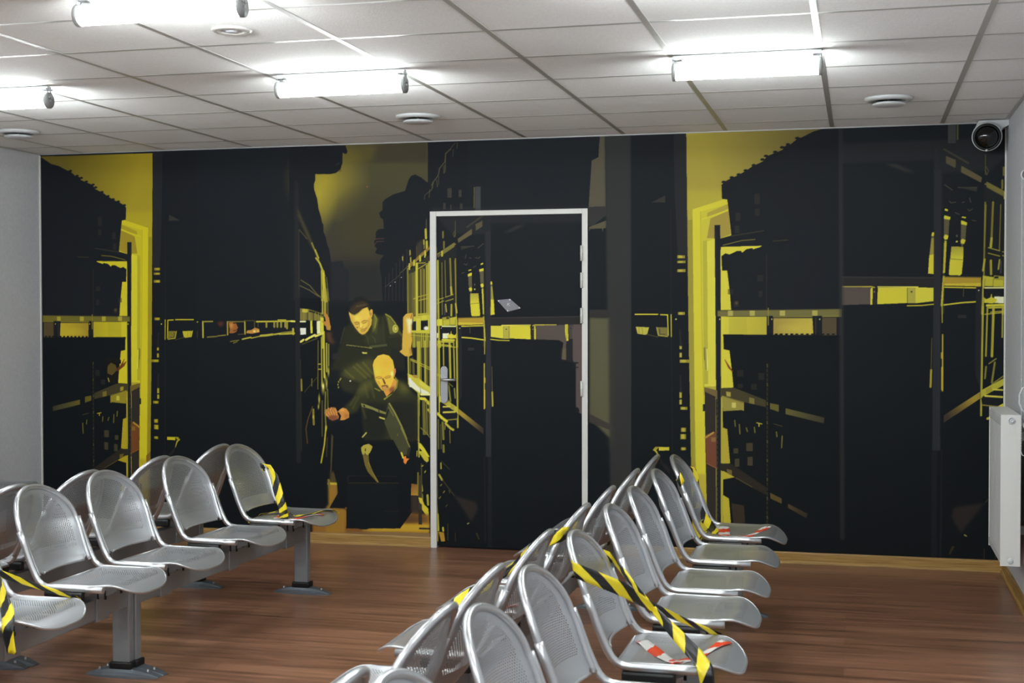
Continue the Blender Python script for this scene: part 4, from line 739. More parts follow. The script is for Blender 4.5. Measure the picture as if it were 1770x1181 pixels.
# ---------------------------------------------------------------- the papered door
door = tag(empty('door_1', (0, 0, 0)), kind='structure')
leaf_me = print_mesh('door_leaf', .031, .945, .012, 2.044, .004)
leaf = link('door_leaf', leaf_me, print_m, door)
MB().box(.0315, .9445, .0045, .044, .0125, 2.0435).build('leaf_core', wall_m, leaf)
fr = MB()
fr.box(-.008, .031, -.013, .1, 0, 2.0755, .002).box(.945, .980, -.013, .1, 0, 2.0755, .002).box(.031, .945, -.013, .1, 2.045, 2.0755, .002)
fr.build('door_frame', white_m, door)
for zc in (1.808, 1.646, 1.434, .996):
    hg = MB(); hg.tube([(.9445, -.017, zc - .046), (.9445, -.017, zc + .046)], .0085, 12).tube([(.9445, -.017, zc - .003), (.9445, -.017, zc + .003)], .0095, 12).box(.9445, .958, -.016, -.012, zc - .044, zc + .044)
    hg.build('hinge', white_m, door)
hp = MB()
out = [(.0795 + .0225 * math.cos(a), (1.1015 if math.sin(a) >= 0 else .9185) + .0225 * math.sin(a)) for a in [2 * math.pi * k / 32 for k in range(32)]]
hp.prism(out, .004, -.006, axis=1)
hpo = hp.build('handle_plate', steel_m, door)
lv = MB(); lv.tube([(.0745, -.005, 1.042), (.0745, -.04, 1.042), (.077, -.05, 1.042), (.084, -.054, 1.042), (.168, -.054, 1.042)], .0085, 14).tube([(.0745, -.004, 1.042), (.0745, -.012, 1.042)], .012, 16)
lv.build('lever', steel_m, hpo)
st = MB(); q = [(.416, 1.529), (.497, 1.537), (.565, 1.479), (.481, 1.458)]
st.prism(q, .0038, .0028, axis=1)
st.mi = 1
for (x, z) in q:
    cx, cz = x + (.4895 - x) * .13, z + (1.5 - z) * .16
    st.prism([(cx + .0042 * math.cos(a), cz + .0042 * math.sin(a)) for a in [k * math.pi / 5 for k in range(10)]], .003, .0018, axis=1)
for (x0, z0, x1, z1) in ((.478, 1.494, .484, 1.513), (.481, 1.503, .497, 1.511), (.483, 1.504, .496, 1.493)):
    dx, dz = x1 - x0, z1 - z0; l_ = math.hypot(dx, dz); nx_, nz_ = -dz / l_ * .0010, dx / l_ * .0010
    st.prism([(x0 + nx_, z0 + nz_), (x1 + nx_, z1 + nz_), (x1 - nx_, z1 - nz_), (x0 - nx_, z0 - nz_)], .003, .0016, axis=1)
sticker = st.build('sticker', [mat('sticker_grey', rgb(126, 126, 134), .45), white_m], leaf); sticker['label'] = 'grey slanted sticker with white corner dots'

# ---------------------------------------------------------------- tube lamps under the ceiling
def tube_lamp(name='tube_lamp'):
    root = empty(name)
    L_ = .585; R_ = .033; z = -.069
    rail = MB(); rail.box(-L_ / 2 - .006, L_ / 2 + .006, -.016, .016, -.016, -.0042, .002); rail.build('mounting_rail', plastic_m, root)
    MB().tube([(-L_ / 2 + .006, 0, z), (L_ / 2 - .006, 0, z)], R_, 28, cap=False).build('glowing_tube', tube_m, root)
    tray = MB(); arcp = [(.0338 * math.sin(a), .0338 * math.cos(a)) for a in [math.radians(-36 + 72 * k / 16) for k in range(17)]]
    arcp += [(y_ * .96, z_ * .96) for y_, z_ in arcp[::-1]]
    tray.prism([(y_, z + z_) for y_, z_ in arcp], -L_ / 2 + .008, L_ / 2 - .008, axis=0); tray.build('gear_tray', plastic_m, root)
    for s in (-1, 1):
        x = s * L_ / 2
        c = MB(); c.lathe([(0, 0), (R_ * .9, 0), (R_ + .004, .003), (R_ + .004, .016), (0, .016)], 32, Matrix.Translation((x - s * .008, 0, z)) @ Matrix.Rotation(s * math.pi / 2, 4, 'Y'))
        cap = c.build('end_cap', cap_m, root)
        k = MB(); xe = x + s * .0085
        for yy, zz, rr in ((-.011, .014, .006), (.011, .014, .006), (0, -.002, .005)):
            k.lathe([(0, 0), (rr, 0), (rr, .004), (0, .004)], 12, Matrix.Translation((xe - s * .001, yy, z + zz)) @ Matrix.Rotation(s * math.pi / 2, 4, 'Y'))
        k.build('pin_screw', steel_m, cap)
        b = MB(); b.box(min(x - s * .03, x + s * .006), max(x - s * .03, x + s * .006), -.028, .028, -.022, -.015)
        b.tube([(x + s * .002, -.012, -.016), (x + s * .004, -.014, -.034), (x, -.010, -.04)], .0028, 8).tube([(x + s * .002, .012, -.016), (x + s * .004, .014, -.034), (x, .010, -.04)], .0028, 8)
        b.build('hanger_clip', steel_m, root)
    return root
def copy_tree(o, parent=None):
    c = o.copy(); COL.objects.link(c)
    if parent is not None: c.parent = parent
    for ch in list(o.children): copy_tree(ch, c)
    return c
lamp0 = tube_lamp()
lamps = [(2.109, -2.41, 'short glowing tube lamp right of the middle, nearest the dome camera', 1),
         (.352, -2.41, 'short glowing tube lamp above the two men, in the row nearest the mural', 1),
         (-1.388, -2.41, 'short glowing tube lamp cut by the left edge of the picture', 1),
         (.335, -3.98, 'nearest visible tube lamp at the top left, cut by the upper edge', 1)]
for x in (2.109, -1.388): lamps.append((x, -3.98, None, 0))
for y in (-5.55, -7.12, -8.69):
    for x in (2.109, .352, -1.388): lamps.append((x, y, None, 0))
for k, (x, y, lab, vis) in enumerate(lamps):
    o = lamp0 if k == 0 else copy_tree(lamp0)
    o.location = (x, y, H - .0005)
    tag(o, lab or 'tube lamp on the ceiling outside the photograph', 'ceiling lamp', 'tube lamps under the tiled ceiling' if vis else 'tube lamps over the rest of the room')

# ---------------------------------------------------------------- round ceiling vents
def vent():
    r = empty('ceiling_vent')
    MB().lathe([(.078, 0), (.118, 0), (.1185, -.005), (.110, -.0135), (.088, -.018), (.080, -.012), (.078, 0)], 48).build('rim', plastic_m, r)
    MB().lathe([(0, -.002), (.079, -.002), (.079, -.004), (0, -.004)], 40).build('dark_throat', dark_m, r)
    MB().lathe([(0, -.022), (.066, -.023), (.078, -.028), (.080, -.032), (.072, -.037), (.03, -.040), (0, -.041)], 48).build('valve_disc', plastic_m, r)
    MB().lathe([(0, -.003), (.006, -.003), (.006, -.024), (0, -.024)], 12).build('spindle', steel_m, r)
    return r
v0 = vent()
for k, (x, y, lab) in enumerate([(.255, -1.04, 'round white ceiling vent between the mural and the middle tube lamp'), (2.693, -1.03, 'round white ceiling vent near the dome camera, right of the right tube lamp'), (-2.18, -1.045, 'round white ceiling vent at the left edge above the plain wall')]):
    o = v0 if k == 0 else copy_tree(v0)
    o.location = (x, y, H - .0005); tag(o, lab, 'ceiling vent', 'round ceiling vents')
sp = empty('ceiling_speaker', (.284, -3.345, H - .0005))
tag(sp, 'flat round recessed ceiling fitting with a paler centre, behind the nearest tube lamp', 'ceiling speaker')
MB().lathe([(.045, -.001), (.074, -.001), (.0745, -.004), (.068, -.008), (.046, -.009), (.043, -.004)], 48).build('ring', white_m, sp)
MB().lathe([(0, -.010), (.02, -.010), (.024, -.0045), (.044, -.0045), (.044, -.001), (0, -.001)], 40).build('centre_disc', mat('frosted_white', rgb(214, 218, 226), .3), sp)

# ---------------------------------------------------------------- dome camera in the corner
dc = empty('dome_camera', (3.228, -.15, 2.412))
tag(dc, 'white and black dome security camera in the upper right corner', 'security camera')
look = Vector(CAM_C) - Vector((3.228, -.15, 2.412)); look = (look.normalized() + Vector((.0, 0, -.12))).normalized()
M = look.to_track_quat('Z', 'Y').to_matrix().to_4x4()
MB().lathe([(0, -.075), (.050, -.075), (.070, -.05), (.079, -.01), (.0795, .010), (.077, .019), (.070, .020)], 48, M).build('housing', plastic_m, dc)
MB().lathe([(.0745, .016), (.074, .023), (.069, .029), (.061, .029), (.059, .018)], 48, M).build('black_ring', black_m, dc)
MB().lathe([(.0595 * math.cos(a), .02 + .045 * math.sin(a)) for a in [k * math.pi / 20 for k in range(10)]] + [(0, .065)], 40, M).build('glass_dome', glass_m, dc)
br_ = MB(); br_.prism([(.115, .092), (-.04, .092), (-.066, .035), (-.02, -.02), (.02, -.02), (.075, .02), (.085, .048), (.115, .062)], .03, .146, axis=1)
br_.build('corner_bracket', plastic_m, dc)
MB().lathe([(0, -.004), (.006, -.004), (.006, .004), (0, .004)], 10, Matrix.Translation((-.004, -.022, -.0785)) @ Matrix.Rotation(math.pi / 2, 4, 'X')).build('lock_screw', plastic_m, dc)

# ---------------------------------------------------------------- radiator on the right wall
rd = empty('radiator', (3.255, -.9, .246)); tag(rd, 'white panel radiator on the right wall under the blind chain', 'radiator')
X0, X1, Y0, Y1r, HT = -.045, .045, -.30, .30, .718
body = MB(); body.box(X0 + .004, X0 + .012, Y0 + .004, Y1r - .004, .004, HT - .004)
for k in range(8):                                                      # vertical flutes of the front panel
    y = Y0 + .02 + k * .0715; body.prism([(X0 + .004, y), (X0 + .0005, y + .012), (X0 + .0005, y + .048), (X0 + .004, y + .060)], .05, HT - .055, axis=2)
body.box(X0, X0 + .006, Y0 + .003, Y1r - .003, HT - .05, HT - .012, .002).box(X0, X0 + .006, Y0 + .003, Y1r - .003, .012, .045, .002)
body.build('fluted_panel', groove_m, rd)
MB().box(X1 - .012, X1 - .004, Y0 + .004, Y1r - .004, .006, HT - .006).build('rear_panel', rad_m, rd)
ep = MB().box(X0 - .001, X1, Y0 - .003, Y0 + .001, -.002, HT, .0015).build('end_cover', rad_m, rd)
MB().box(X0 - .001, X1, Y1r - .001, Y1r + .003, -.002, HT, .0015).build('end_cover', rad_m, rd)
tg = MB().box(X0, X1, Y0 + .001, Y1r - .001, HT - .004, HT, .001)
tg.build('top_cover', rad_m, rd)
def disc(prof, x, y, z, name, m, parent): return MB().lathe(prof, 28, Matrix.Translation((x, y, z)) @ Matrix.Rotation(math.pi / 2, 4, 'X')).build(name, m, parent)
vb = disc([(0, 0), (.017, 0), (.0175, .002), (.014, .004), (.0125, .003), (.0125, .001), (0, .001)], .002, Y0 - .003, HT - .027, 'valve_rosette', plastic_m, ep)
disc([(0, .001), (.0095, .001), (.0095, .011), (.0075, .013), (.004, .013), (.003, .010), (0, .010)], .002, Y0 - .003, HT - .027, 'valve_stem', plastic_m, ep)
disc([(0, 0), (.0135, 0), (.0135, .003), (.0115, .0045), (0, .0045)], .0, Y0 - .003, .024, 'blanking_plug', plastic_m, ep)
MB().box(-.017, .017, Y0 - .0042, Y0 - .0025, .036, .046, .0008).box(-.012, .02, Y0 - .004, Y0 - .0025, HT - .088, HT - .052, .0008).build('maker_plate', rad_m, ep)
pp = MB(); pp.tube([(.068, -.27, .0), (.068, -.31, .03), (.068, -.325, .08), (.068, -.325, .60), (.068, -.30, .655), (.05, -.27, .68)], .0085, 12)
pp.build('supply_pipe', copper_m, rd)
for z in (.12, .58): MB().box(.04, .088, -.10, -.07, z, z + .04).build('wall_bracket', rad_m, rd)

# ---------------------------------------------------------------- roller blind, only its end and its chain show
bl = empty('roller_blind', (3.313, -1.215, 2.094)); tag(bl, 'end of a white roller blind with a beaded chain on the right wall', 'roller blind')
MB().lathe([(0, 0), (.024, 0), (.027, .004), (.027, .016), (.020, .02), (0, .02)], 32, Matrix.Translation((0, -.02, 0)) @ Matrix.Rotation(math.pi / 2, 4, 'X')).box(-.004, .055, -.036, -.032, -.022, .022).build('end_bracket', plastic_m, bl)
MB().tube([(0, -.042, 0), (0, -1.25, 0)], .023, 24).build('fabric_roll', plastic_m, bl)
ch = MB()
for s in (-1, 1):
    ch.tube([(s * .021, -.03, .0), (s * .021, -.03, -.1), (s * .017, -.03, -1.30)], .0012, 6)
    for k in range(108): ch.lathe([(0, -.0034), (.0034, 0), (0, .0034)], 6, Matrix.Translation((s * (.021 - .00004 * k), -.03, -.012 * k)))
ch.tube([(.017, -.03, -1.30), (.012, -.03, -1.315), (0, -.03, -1.32), (-.012, -.03, -1.315), (-.017, -.03, -1.30)], .002, 8)
ch.build('bead_chain', plastic_m, bl)
hk = MB(); hk.tube([(.025, -.06, -.985), (.012, -.05, -.988), (-.012, -.04, -.998), (-.026, -.035, -1.03), (-.027, -.035, -1.07), (-.016, -.035, -1.10), (-.006, -.035, -1.112)], .0042, 10)
hk.build('chain_guard', plastic_m, bl)

# ---------------------------------------------------------------- beam seating
BACKX = [(.448, .190), (.47, .179), (.52, .156), (.60, .125), (.635, .107), (.70, .0885), (.74, .077), (.783, .065), (.80, .060)]
def bow(z): return .036 + .010 * min(1., max(0., (z - .46) / .14)) - .009 * min(1., max(0., (z - .6) / .18))
def bx_(z): return float(np.interp(z, [a for a, b in BACKX], [b for a, b in BACKX]))
def back_outline(n=48, inset=0.):
    """upper arch of the back, (y, z), from the near foot over the top to the far foot"""
    a, zc, top, zb = .194 - inset, .631, .776 - inset, .462 + inset
    pts = [(-a + .012, zb + .006)] + [(-a + .012 - .012 * t, zb + .02 + (zc - zb - .02) * t) for t in (0., .25, .5, .75)]
    for k in range(n + 1):
        th = math.pi * (1 - k / n); c, s = math.cos(th), math.sin(th)
        pts.append((a * math.copysign(abs(c) ** .97, c), zc + (top - zc) * abs(s) ** .97))
    pts += [(-y, z) for y, z in pts[4::-1]]
    return pts
def halfw(z):
    a, zc, top, zb = .194, .631, .7765, .472
    if z > zc: return a * max(0., 1 - ((z - zc) / (top - zc)) ** 2.06) ** (1 / 2.06)
    if z < zb + .03: return (a - .012) - .034 * (1 - max(0., (z - zb) / .03)) ** 2
    return a - .012 * (zc - z) / (zc - zb)
def sheet(name, rows, cols, fn, edge_fn, uv_fn):
    bm = bmesh.new(); uvl = bm.loops.layers.uv.new('sheet'); el = bm.verts.layers.float.new('edge')
    V = [[None] * (cols + 1) for _ in range(rows + 1)]; UV = {}
    for i in range(rows + 1):
        for j_ in range(cols + 1):
            p, e, t = fn(i / rows, 2 * j_ / cols - 1)
            v = bm.verts.new(p); v[el] = e; V[i][j_] = v; UV[v] = t
    for i in range(rows):
        for j_ in range(cols):
            f = bm.faces.new((V[i][j_], V[i][j_ + 1], V[i + 1][j_ + 1], V[i + 1][j_])); f.smooth = True
            for l in f.loops: l[uvl].uv = UV[l.vert]
    bmesh.ops.recalc_face_normals(bm, faces=bm.faces[:])
    me = bpy.data.meshes.new(name); bm.to_mesh(me); bm.free(); return me
def back_pt(v, u):
    z = .472 + (.776 - .472) * (1 - (1 - v) ** 1.8)
    hw = halfw(z); y = hw * math.copysign(abs(u) ** .9, u)
    dish = (bow(z) + .008 * min(1., max(0., (.74 - z) / .1))) * (1 - (y / .19) ** 2) * 1.
    roll = .010 * max(0., 1 - (z - .472) / .025) ** 2
    e = min(hw - abs(y), .776 - z)
    if z > .63:
        q = (abs(y) / .194) ** 2.06 + ((z - .63) / .146) ** 2.06
        e = .17 * (1 - q ** (1 / 2.06))
    d = min(e - .008, z - .499)
    curl = .016 * max(0., 1 - max(e, 0) / .022) ** 2 if z > .50 else .016 * max(0., 1 - max(hw - abs(y), 0) / .018) ** 2 * .4
    return (bx_(z) - dish + roll + .001 - curl * .3, y, z), max(0., min(1., .5 + (d - .024) / .02)), (y, z * 1.08)
SX0, SX1 = .192, .55
def seat_hw(x):
    if x < .24: return .186 - .010 * (1 - (x - SX0) / (.24 - SX0)) ** 2
    if x < .42: return .186
    return .186 * max(0., 1 - ((x - .42) / (SX1 + .0005 - .42)) ** 3.0) ** (1 / 2.8)
def seat_z(x, y):
    z = .443 - .020 * (1 - (y / .186) ** 2) * math.sin(math.pi * min(1, max(0, (x - .17) / .34)))
    z += .005 * math.exp(-((x - .46) / .04) ** 2)
    z -= .040 * max(0., (x - .475) / .075) ** 1.8
    z -= .010 * max(0., (.235 - x) / .045)
    return z
def seat_pt(v, u):
    x = SX0 + (SX1 - SX0) * (1 - (1 - v) ** 1.4)
    hw = seat_hw(x); y = hw * math.copysign(abs(u) ** .9, u)
    d = min(hw - abs(y), x - SX0 - .012, SX1 - x - .02)
    if x > .42: d = min(d, .13 - math.hypot((x - .42) , max(0, abs(y) - .062)) )
    return (x, y, seat_z(x, y)), max(0., min(1., .5 + (d - .026) / .02)), (x, y)
back_me = sheet('backrest', 44, 40, back_pt, None, None); back_me.materials.append(perf_m)
seat_me = sheet('seat', 44, 40, seat_pt, None, None); seat_me.materials.append(perf_m)
def arc(c, r_, a0, a1, n):                        # arc in the x,z plane
    return [(c[0] + r_ * math.cos(a0 + (a1 - a0) * k / n), c[1] + r_ * math.sin(a0 + (a1 - a0) * k / n)) for k in range(n + 1)]
def frame_me(s):
    y = s * .203
    path = [(.110, .636), (.128, .590), (.148, .535), (.163, .500), (.174, .476), (.186, .457), (.201, .443), (.220, .435), (.245, .4325), (.30, .432), (.38, .4315), (.452, .431)]
    return MB().tube([(x, y, z) for x, z in path], .0122, 16).mesh('side_tube')
rim_pts = [(bx_(z) - .002 - bow(z) * (1 - (y / .19) ** 2), y, z) for y, z in back_outline()]
rim_me = MB().tube(rim_pts, .0106, 14).mesh('back_rim')
def seat_rim():
    pts = []
    N = 60
    xs = [SX0 + (SX1 - SX0) * (1 - (1 - k / N) ** 1.8) for k in range(N + 1)]
    for x in xs: pts.append((x, -seat_hw(x), seat_z(x, seat_hw(x))))
    for x in xs[::-1][1:]: pts.append((x, seat_hw(x), seat_z(x, seat_hw(x))))
    return MB().tube([(x, y, z - .004) for x, y, z in pts], .0048, 8, closed=True).mesh('seat_rim')
srim_me = seat_rim()
foot_strip = MB(); foot_strip.prism([(.185, .452), (.181, .462), (.176, .4615), (.178, .451)], -.16, .16, axis=1)
lowrim_me = MB().tube([(bx_(.474) - .034 * (1 - (y / .19) ** 2) + .010, y, .4735) for y in [-.145 + .29 * k / 14 for k in range(15)]], .004, 8).mesh('lower_edge')
pad_me = {s: MB().box(.215, .372, s * .203 - .013, s * .203 + .013, .384, .4215, .010).mesh('arm_pad') for s in (-1, 1)}
clamp = MB(); clamp.box(.264, .336, -.045, .045, .272, .368, .004)
clamp_me = clamp.mesh('beam_clamp')
arm = MB()
for s in (-1, 1): arm.prism([(.24, .40), (.24, .372), (.27, .36), (.33, .36), (.40, .385), (.43, .40), (.43, .412), (.24, .412)], s * .06 - .003, s * .06 + .003, axis=1)
arm.box(.25, .36, -.19, .19, .398, .412, .003)
arm.mi = 1
for s in (-1, 1):
    for x in (.35, .38): arm.tube([(x, s * .06, .366), (x, s * .06, .40)], .005, 8)
arm_me = arm.mesh('seat_bracket')
beam_me = MB().box(.270, .330, -.84, .84, .280, .360, .004).mesh('beam')
def leg_meshes():
    col = MB().box(.262, .336, -.021, .021, .045, .372, .006).mesh('leg')
    clr = MB().box(.252, .346, -.031, .031, .030, .060, .008).mesh('collar')
    fp = MB(); prof = []
    xs = [i / 20 for i in range(21)]
    bm = fp.bm; rows = []
    for i in range(25):
        t = i / 24 * 2 - 1; x = .30 + .158 * t; hgt = .003 + .031 * (1 - abs(t) ** 2.2); wd = .022 + .028 * (1 - abs(t) ** 3)
        rows.append([bm.verts.new((x, y_ * wd, z_)) for y_, z_ in ((-1, 0), (-1, hgt * .35), (-.72, hgt * .62), (-.55, hgt), (.55, hgt), (.72, hgt * .62), (1, hgt * .35), (1, 0))])
    fs = []
    for A, B in zip(rows[:-1], rows[1:]):
        for k in range(8): fs.append(bm.faces.new((A[k], A[(k + 1) % 8], B[(k + 1) % 8], B[k])))
    fs += [bm.faces.new(rows[0]), bm.faces.new(rows[-1][::-1])]
    for f in fs: f.smooth = False
    foot = fp.mesh('foot_plate')
    sc_ = MB()
    for s in (-1, 1): sc_.lathe([(0, .030), (.005, .030), (.006, .018), (.006, .010)], 10, Matrix.Translation((.30 + s * .105, 0, 0)))
    return col, clr, foot, sc_.mesh('floor_screw')
leg_me, collar_me, foot_me, screw_me = leg_meshes()
for me, m in ((rim_me, chair_m), (srim_me, chair_m), (lowrim_me, chair_m), (clamp_me, beam_m), (arm_me, beam_m), (beam_me, beam_m), (leg_me, beam_m), (collar_me, black_m), (foot_me, foot_m), (screw_me, steel_m)): me.materials.append(m)
for s in (-1, 1): pad_me[s].materials.append(black_m)
arm_me.materials.append(black_m)
tube_me = {}
for s in (-1, 1): tube_me[s] = frame_me(s); tube_me[s].materials.append(chair_m)
def part(name, me, parent, y=0.): o = link(name, me, None, parent); o.location = (0, y, 0); return o
def make_bench():
    r = empty('beam_bench')
    part('beam', beam_me, r)
    for yy in (-.82, .82):
        l_ = part('leg', leg_me, r, yy); part('collar', collar_me, l_); part('foot_plate', foot_me, l_); part('floor_screw', screw_me, l_)
    for yy in (-.6, 0., .6):
        b = part('backrest', back_me, r, yy); part('back_rim', rim_me, b); part('lower_edge', lowrim_me, b)
        s_ = part('seat', seat_me, r, yy); part('seat_rim', srim_me, s_); part('seat_bracket', arm_me, s_)
        for s in (-1, 1): p_ = part('arm_pad', pad_me[s], part('side_tube', tube_me[s], r, yy)); p_['label'] = 'black plastic pad under the side tube'
        part('beam_clamp', clamp_me, r, yy)
    return r
BENCHES = [  # x of the back line, y of the middle seat, heading (degrees), label
    (-.563, -2.28, -1.7, 'perforated silver bench facing right, farther one of the left aisle side'),
    (-.573, -3.98, 1.5, 'perforated silver bench facing right, cut by the left edge of the photo'),
    (-.570, -2.28, 179.0, 'farther left-facing bench whose dark backs touch the left front row'),
    (-.606, -3.98, 179.0, 'nearer left-facing bench at the left edge, dark backs behind the front row'),
    (1.685, -2.28, 0, 'silver bench facing right under the far mural, nearest the radiator'),
    (1.685, -3.98, 0, 'silver bench facing right with a crossed hazard tape over its middle seat'),
    (1.685, -5.68, 0, 'silver bench facing right in the foreground, only its far back shows'),
    (1.668, -2.28, 180, 'farthest bench facing left in the right double row, beside the door'),
    (1.666, -3.98, 180, 'middle bench facing left in the right double row, hazard tape round its farthest back'),
    (1.681, -5.68, 180, 'foreground bench facing left, cut by the bottom edge'),
    (-2.700, -1.62, 0, 'bench against the left wall, only one seat front visible')]
bench0 = make_bench()
for k, (x, y, a, lab) in enumerate(BENCHES):
    o = bench0 if k == 0 else copy_tree(bench0)
    o.location = (x, y, 0); o.rotation_euler = (0, 0, math.radians(a)); tag(o, lab, 'bench', 'three-seat perforated metal benches')

# ---------------------------------------------------------------- barrier tapes
def ribbon(paths, name, m, label, u0=0.):
    """each path: list of (centre, half-width vector); all lengths of one tape in one mesh"""
    bm = bmesh.new(); uvl = bm.loops.layers.uv.new('sheet')
    for path in paths:
        u = u0; prev = None; row = None
        dense = []
        for (c0, w0), (c1, w1) in zip(path[:-1], path[1:]):
            c0, w0, c1, w1 = map(Vector, (c0, w0, c1, w1)); n_ = max(2, int((c1 - c0).length / .012))
            for k in range(n_): t = k / n_; dense.append((c0.lerp(c1, t), w0.lerp(w1, t)))
        dense.append((Vector(path[-1][0]), Vector(path[-1][1])))
        for i, (c, w) in enumerate(dense):
            if prev is not None: u += (c - prev).length
            prev = c
            tn = (dense[min(i + 1, len(dense) - 1)][0] - dense[max(i - 1, 0)][0]).normalized(); nn = tn.cross(w).normalized()
            new = [(bm.verts.new(c + w * s + nn * (.0022 * math.sin(s * 5 + u * 31))), (u, .024 * s)) for s in (-1, -.5, 0, .5, 1)]
            if row:
                for a, b, c_, d in zip(row[:-1], row[1:], new[1:], new[:-1]):
                    f = bm.faces.new((a[0], b[0], c_[0], d[0])); f.smooth = True
                    for l, q_ in zip(f.loops, (a, b, c_, d)): l[uvl].uv = q_[1]
            row = new
    me = bpy.data.meshes.new(name); bm.to_mesh(me); bm.free()
    o = link(name, me, m); md = o.modifiers.new('thickness', 'SOLIDIFY'); md.thickness = .0006
    return o
def seat_frame(x0, yc, ang):
    a = math.radians(ang); ca, sa = math.cos(a), math.sin(a)
    return lambda p: Vector((x0 + p[0] * ca - p[1] * sa, yc + p[0] * sa + p[1] * ca, p[2]))
def tapes(F, strips, name, m, label, u0=0.):
    out = []
    for st_ in strips:
        out.append([(F(c), F((c[0] + w[0], c[1] + w[1], c[2] + w[2])) - F(c)) for c, w in st_])
    o = ribbon(out, name, m, label, u0)
    # origin at the tape itself
    c = sum((v.co for v in o.data.vertices), Vector()) / len(o.data.vertices)
    o.data.transform(Matrix.Translation(-c)); o.location = c
    return tag(o, label, 'tape')
def cross(near=-1, tail=True):
    """a tape wound round both back edges and crossed over the seat to its front sides (near = side of the hanging end)"""
    n_, f_ = near, -near
    s1 = [((.062, n_ * .16, .705), (-.006, 0, .022)), ((.074, n_ * .200, .705), (-.006, 0, .025)), ((.092, n_ * .204, .700), (-.006, 0, .024)), ((.20, n_ * .10, .635), (.004, 0, .022)), ((.275, n_ * .005, .566), (.002, 0, .014)), ((.385, f_ * .12, .490), (.003, 0, .008)), ((.452, f_ * .198, .448), (.006, 0, .006)), ((.458, f_ * .214, .438), (.010, 0, .002)), ((.458, f_ * .217, .42), (.012, 0, 0))]
    s2 = [((.080, f_ * .17, .690), (-.006, 0, .018)), ((.112, f_ * .203, .672), (-.004, 0, .018)), ((.20, f_ * .09, .615), (.002, 0, .009)), ((.275, 0, .560), (.006, 0, .009)), ((.310, n_ * .035, .538), (.012, n_ * .004, .008)), ((.349, n_ * .08, .515), (.020, n_ * .006, .008)), ((.417, n_ * .155, .472), (.023, 0, .008)), ((.452, n_ * .203, .449), (.023, 0, .003)), ((.458, n_ * .2185, .436), (.023, 0, .0))]
    if tail: s2 += [((.462, n_ * .220, .405), (.021, 0, .0)), ((.474, n_ * .221, .35), (.018, n_ * .004, 0))]
    return [s1, s2]
F = seat_frame(1.685, -3.98, 0)
tapes(F, cross(-1), 'hazard_tape', haz_m, 'yellow and black tape crossed in an X over the lowest fully visible right-facing seat', .03)
def on_seat(F, pts, wid, off=.0022):
    out = []
    for (x0, y0), (x1, y1) in zip(pts[:-1], pts[1:]):
        pass
    for i, (x, y) in enumerate(pts):
        a = pts[max(i - 1, 0)]; b = pts[min(i + 1, len(pts) - 1)]; dx, dy = b[0] - a[0], b[1] - a[1]; l_ = math.hypot(dx, dy)
        nx_, ny_ = -dy / l_ * wid, dx / l_ * wid
        out.append(((x, y, seat_z(x, y) + off), (nx_, ny_, seat_z(x + nx_, y + ny_) - seat_z(x, y))))
    return out
def lerp_pts(a, b, n=6): return [(a[0] + (b[0] - a[0]) * k / n, a[1] + (b[1] - a[1]) * k / n) for k in range(n + 1)]
tapes(F, [on_seat(F, lerp_pts((.225, .105), (.300, -.02)) + lerp_pts((.305, -.03), (.375, -.150)), .023), on_seat(F, lerp_pts((.345, -.150), (.40, -.07)) + lerp_pts((.405, -.06), (.485, .118)), .019, .0032)], 'red_white_tape', red_m, 'red and white tape in a V on the seat under the large tape X', .0)
F = seat_frame(-.573, -3.98, 1.5)
tapes(F, cross(-1), 'hazard_tape', haz_m, 'yellow and black tape crossed over the seat at the left edge', .05)
F = seat_frame(1.666, -3.38, 180)
tapes(F, cross(1), 'hazard_tape', haz_m, 'yellow and black tape round a left-facing back in the right double row', .05)
tapes(F, [on_seat(F, lerp_pts((.24, .05), (.30, .14)), .024)], 'red_white_tape', red_m, 'short red and white tape on the seat behind the left-facing backs', .03)
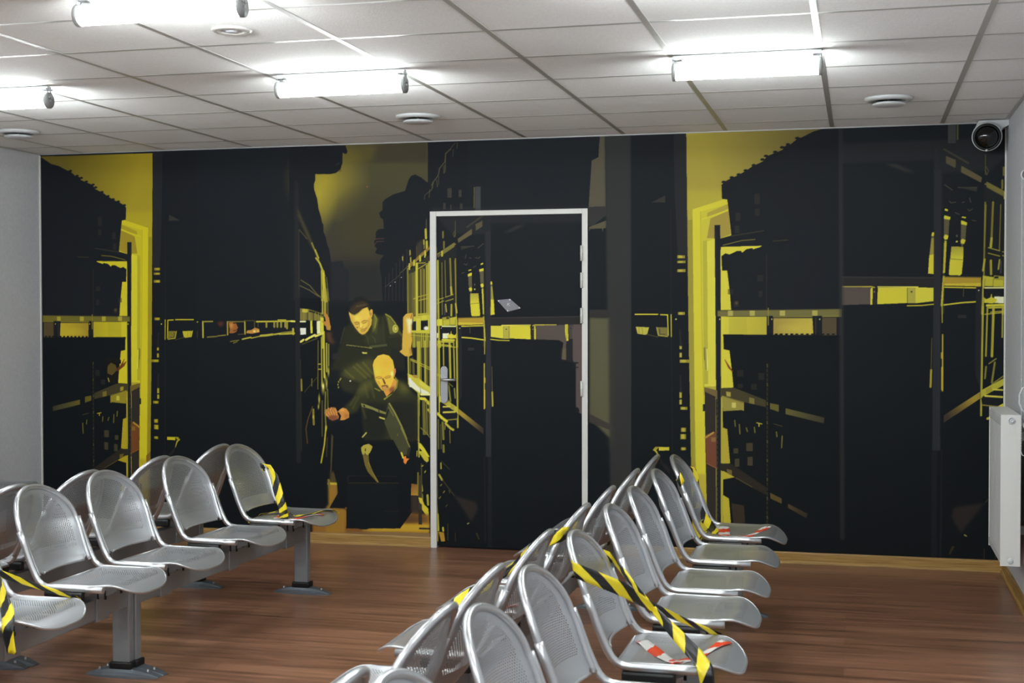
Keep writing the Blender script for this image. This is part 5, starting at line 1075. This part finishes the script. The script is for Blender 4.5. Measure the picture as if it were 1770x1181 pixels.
# far seat of the right block: looser tape that drops from the back to the seat
F = seat_frame(1.685, -1.68, 0)
tapes(F, [[((.070, -.15, .705), (.006, 0, .020)), ((.084, -.2035, .706), (.008, 0, .020)), ((.100, -.2038, .675), (.010, 0, .014))],
          [((.070, .16, .700), (-.004, 0, .02)), ((.092, .2035, .690), (.012, .0, .018)), ((.106, .204, .66), (.019, 0, .006)), ((.112, .20, .60), (.020, 0, .004)), ((.120, .19, .53), (.020, 0, .004)), ((.150, .12, .490), (.020, 0, .008)), ((.195, .04, .458), (.022, .006, .004)), ((.225, -.03, .4405), (.020, .010, .0)), ((.235, -.09, .4375), (.012, .01, .0))],
          [((.21, .10, .445), (.006, .02, 0)), ((.17, .0, .425), (.006, .02, .006)), ((.165, -.12, .40), (.006, .018, .0))]], 'hazard_tape', haz_m, 'yellow and black tape hanging from the farthest seat back beside the doorway of the mural', .0)
tapes(F, [on_seat(F, lerp_pts((.250, .135), (.285, -.155)), .028), on_seat(F, lerp_pts((.33, -.17), (.365, -.11)) + lerp_pts((.37, -.105), (.46, .13)), .019, .0032)], 'red_white_tape', red_m, 'two red and white tape strips on the farthest seat, in front of the mural', .02)
F = seat_frame(-.5452, -1.68, -1.7)
tapes(F, [[((.090, .165, .655), (-.004, 0, .018)), ((.122, .204, .640), (.006, 0, .022)), ((.150, .202, .598), (.022, 0, .010)), ((.190, .165, .528), (.023, 0, .008)), ((.228, .12, .480), (.024, 0, .006)), ((.272, .05, .456), (.024, 0, .0)), ((.33, -.06, .4385), (.024, 0, 0)), ((.362, -.13, .4395), (.022, 0, 0))],
          [((.245, .12, .452), (.012, -.018, 0)), ((.31, .04, .440), (.014, -.020, 0)), ((.369, -.02, .4355), (.016, -.018, .000)), ((.42, .03, .4385), (.010, -.02, .002)), ((.463, .11, .449), (.008, -.02, .003)), ((.51, .15, .4455), (.008, -.012, .002)), ((.535, .15, .436), (.006, -.01, 0))],
          [((.26, .07, .446), (.014, -.018, 0)), ((.183, -.02, .438), (.012, -.016, .004)), ((.170, -.13, .410), (.01, -.012, 0))]], 'hazard_tape', haz_m, 'yellow and black tape dropped over the farthest seat of the left block', .02)
tapes(F, [on_seat(F, lerp_pts((.385, -.12), (.50, .03)), .018, .0035), on_seat(F, lerp_pts((.275, .03), (.31, -.10)), .02, .003)], 'red_white_tape', red_m, 'red and white tape on the farthest seat of the left block', .07)
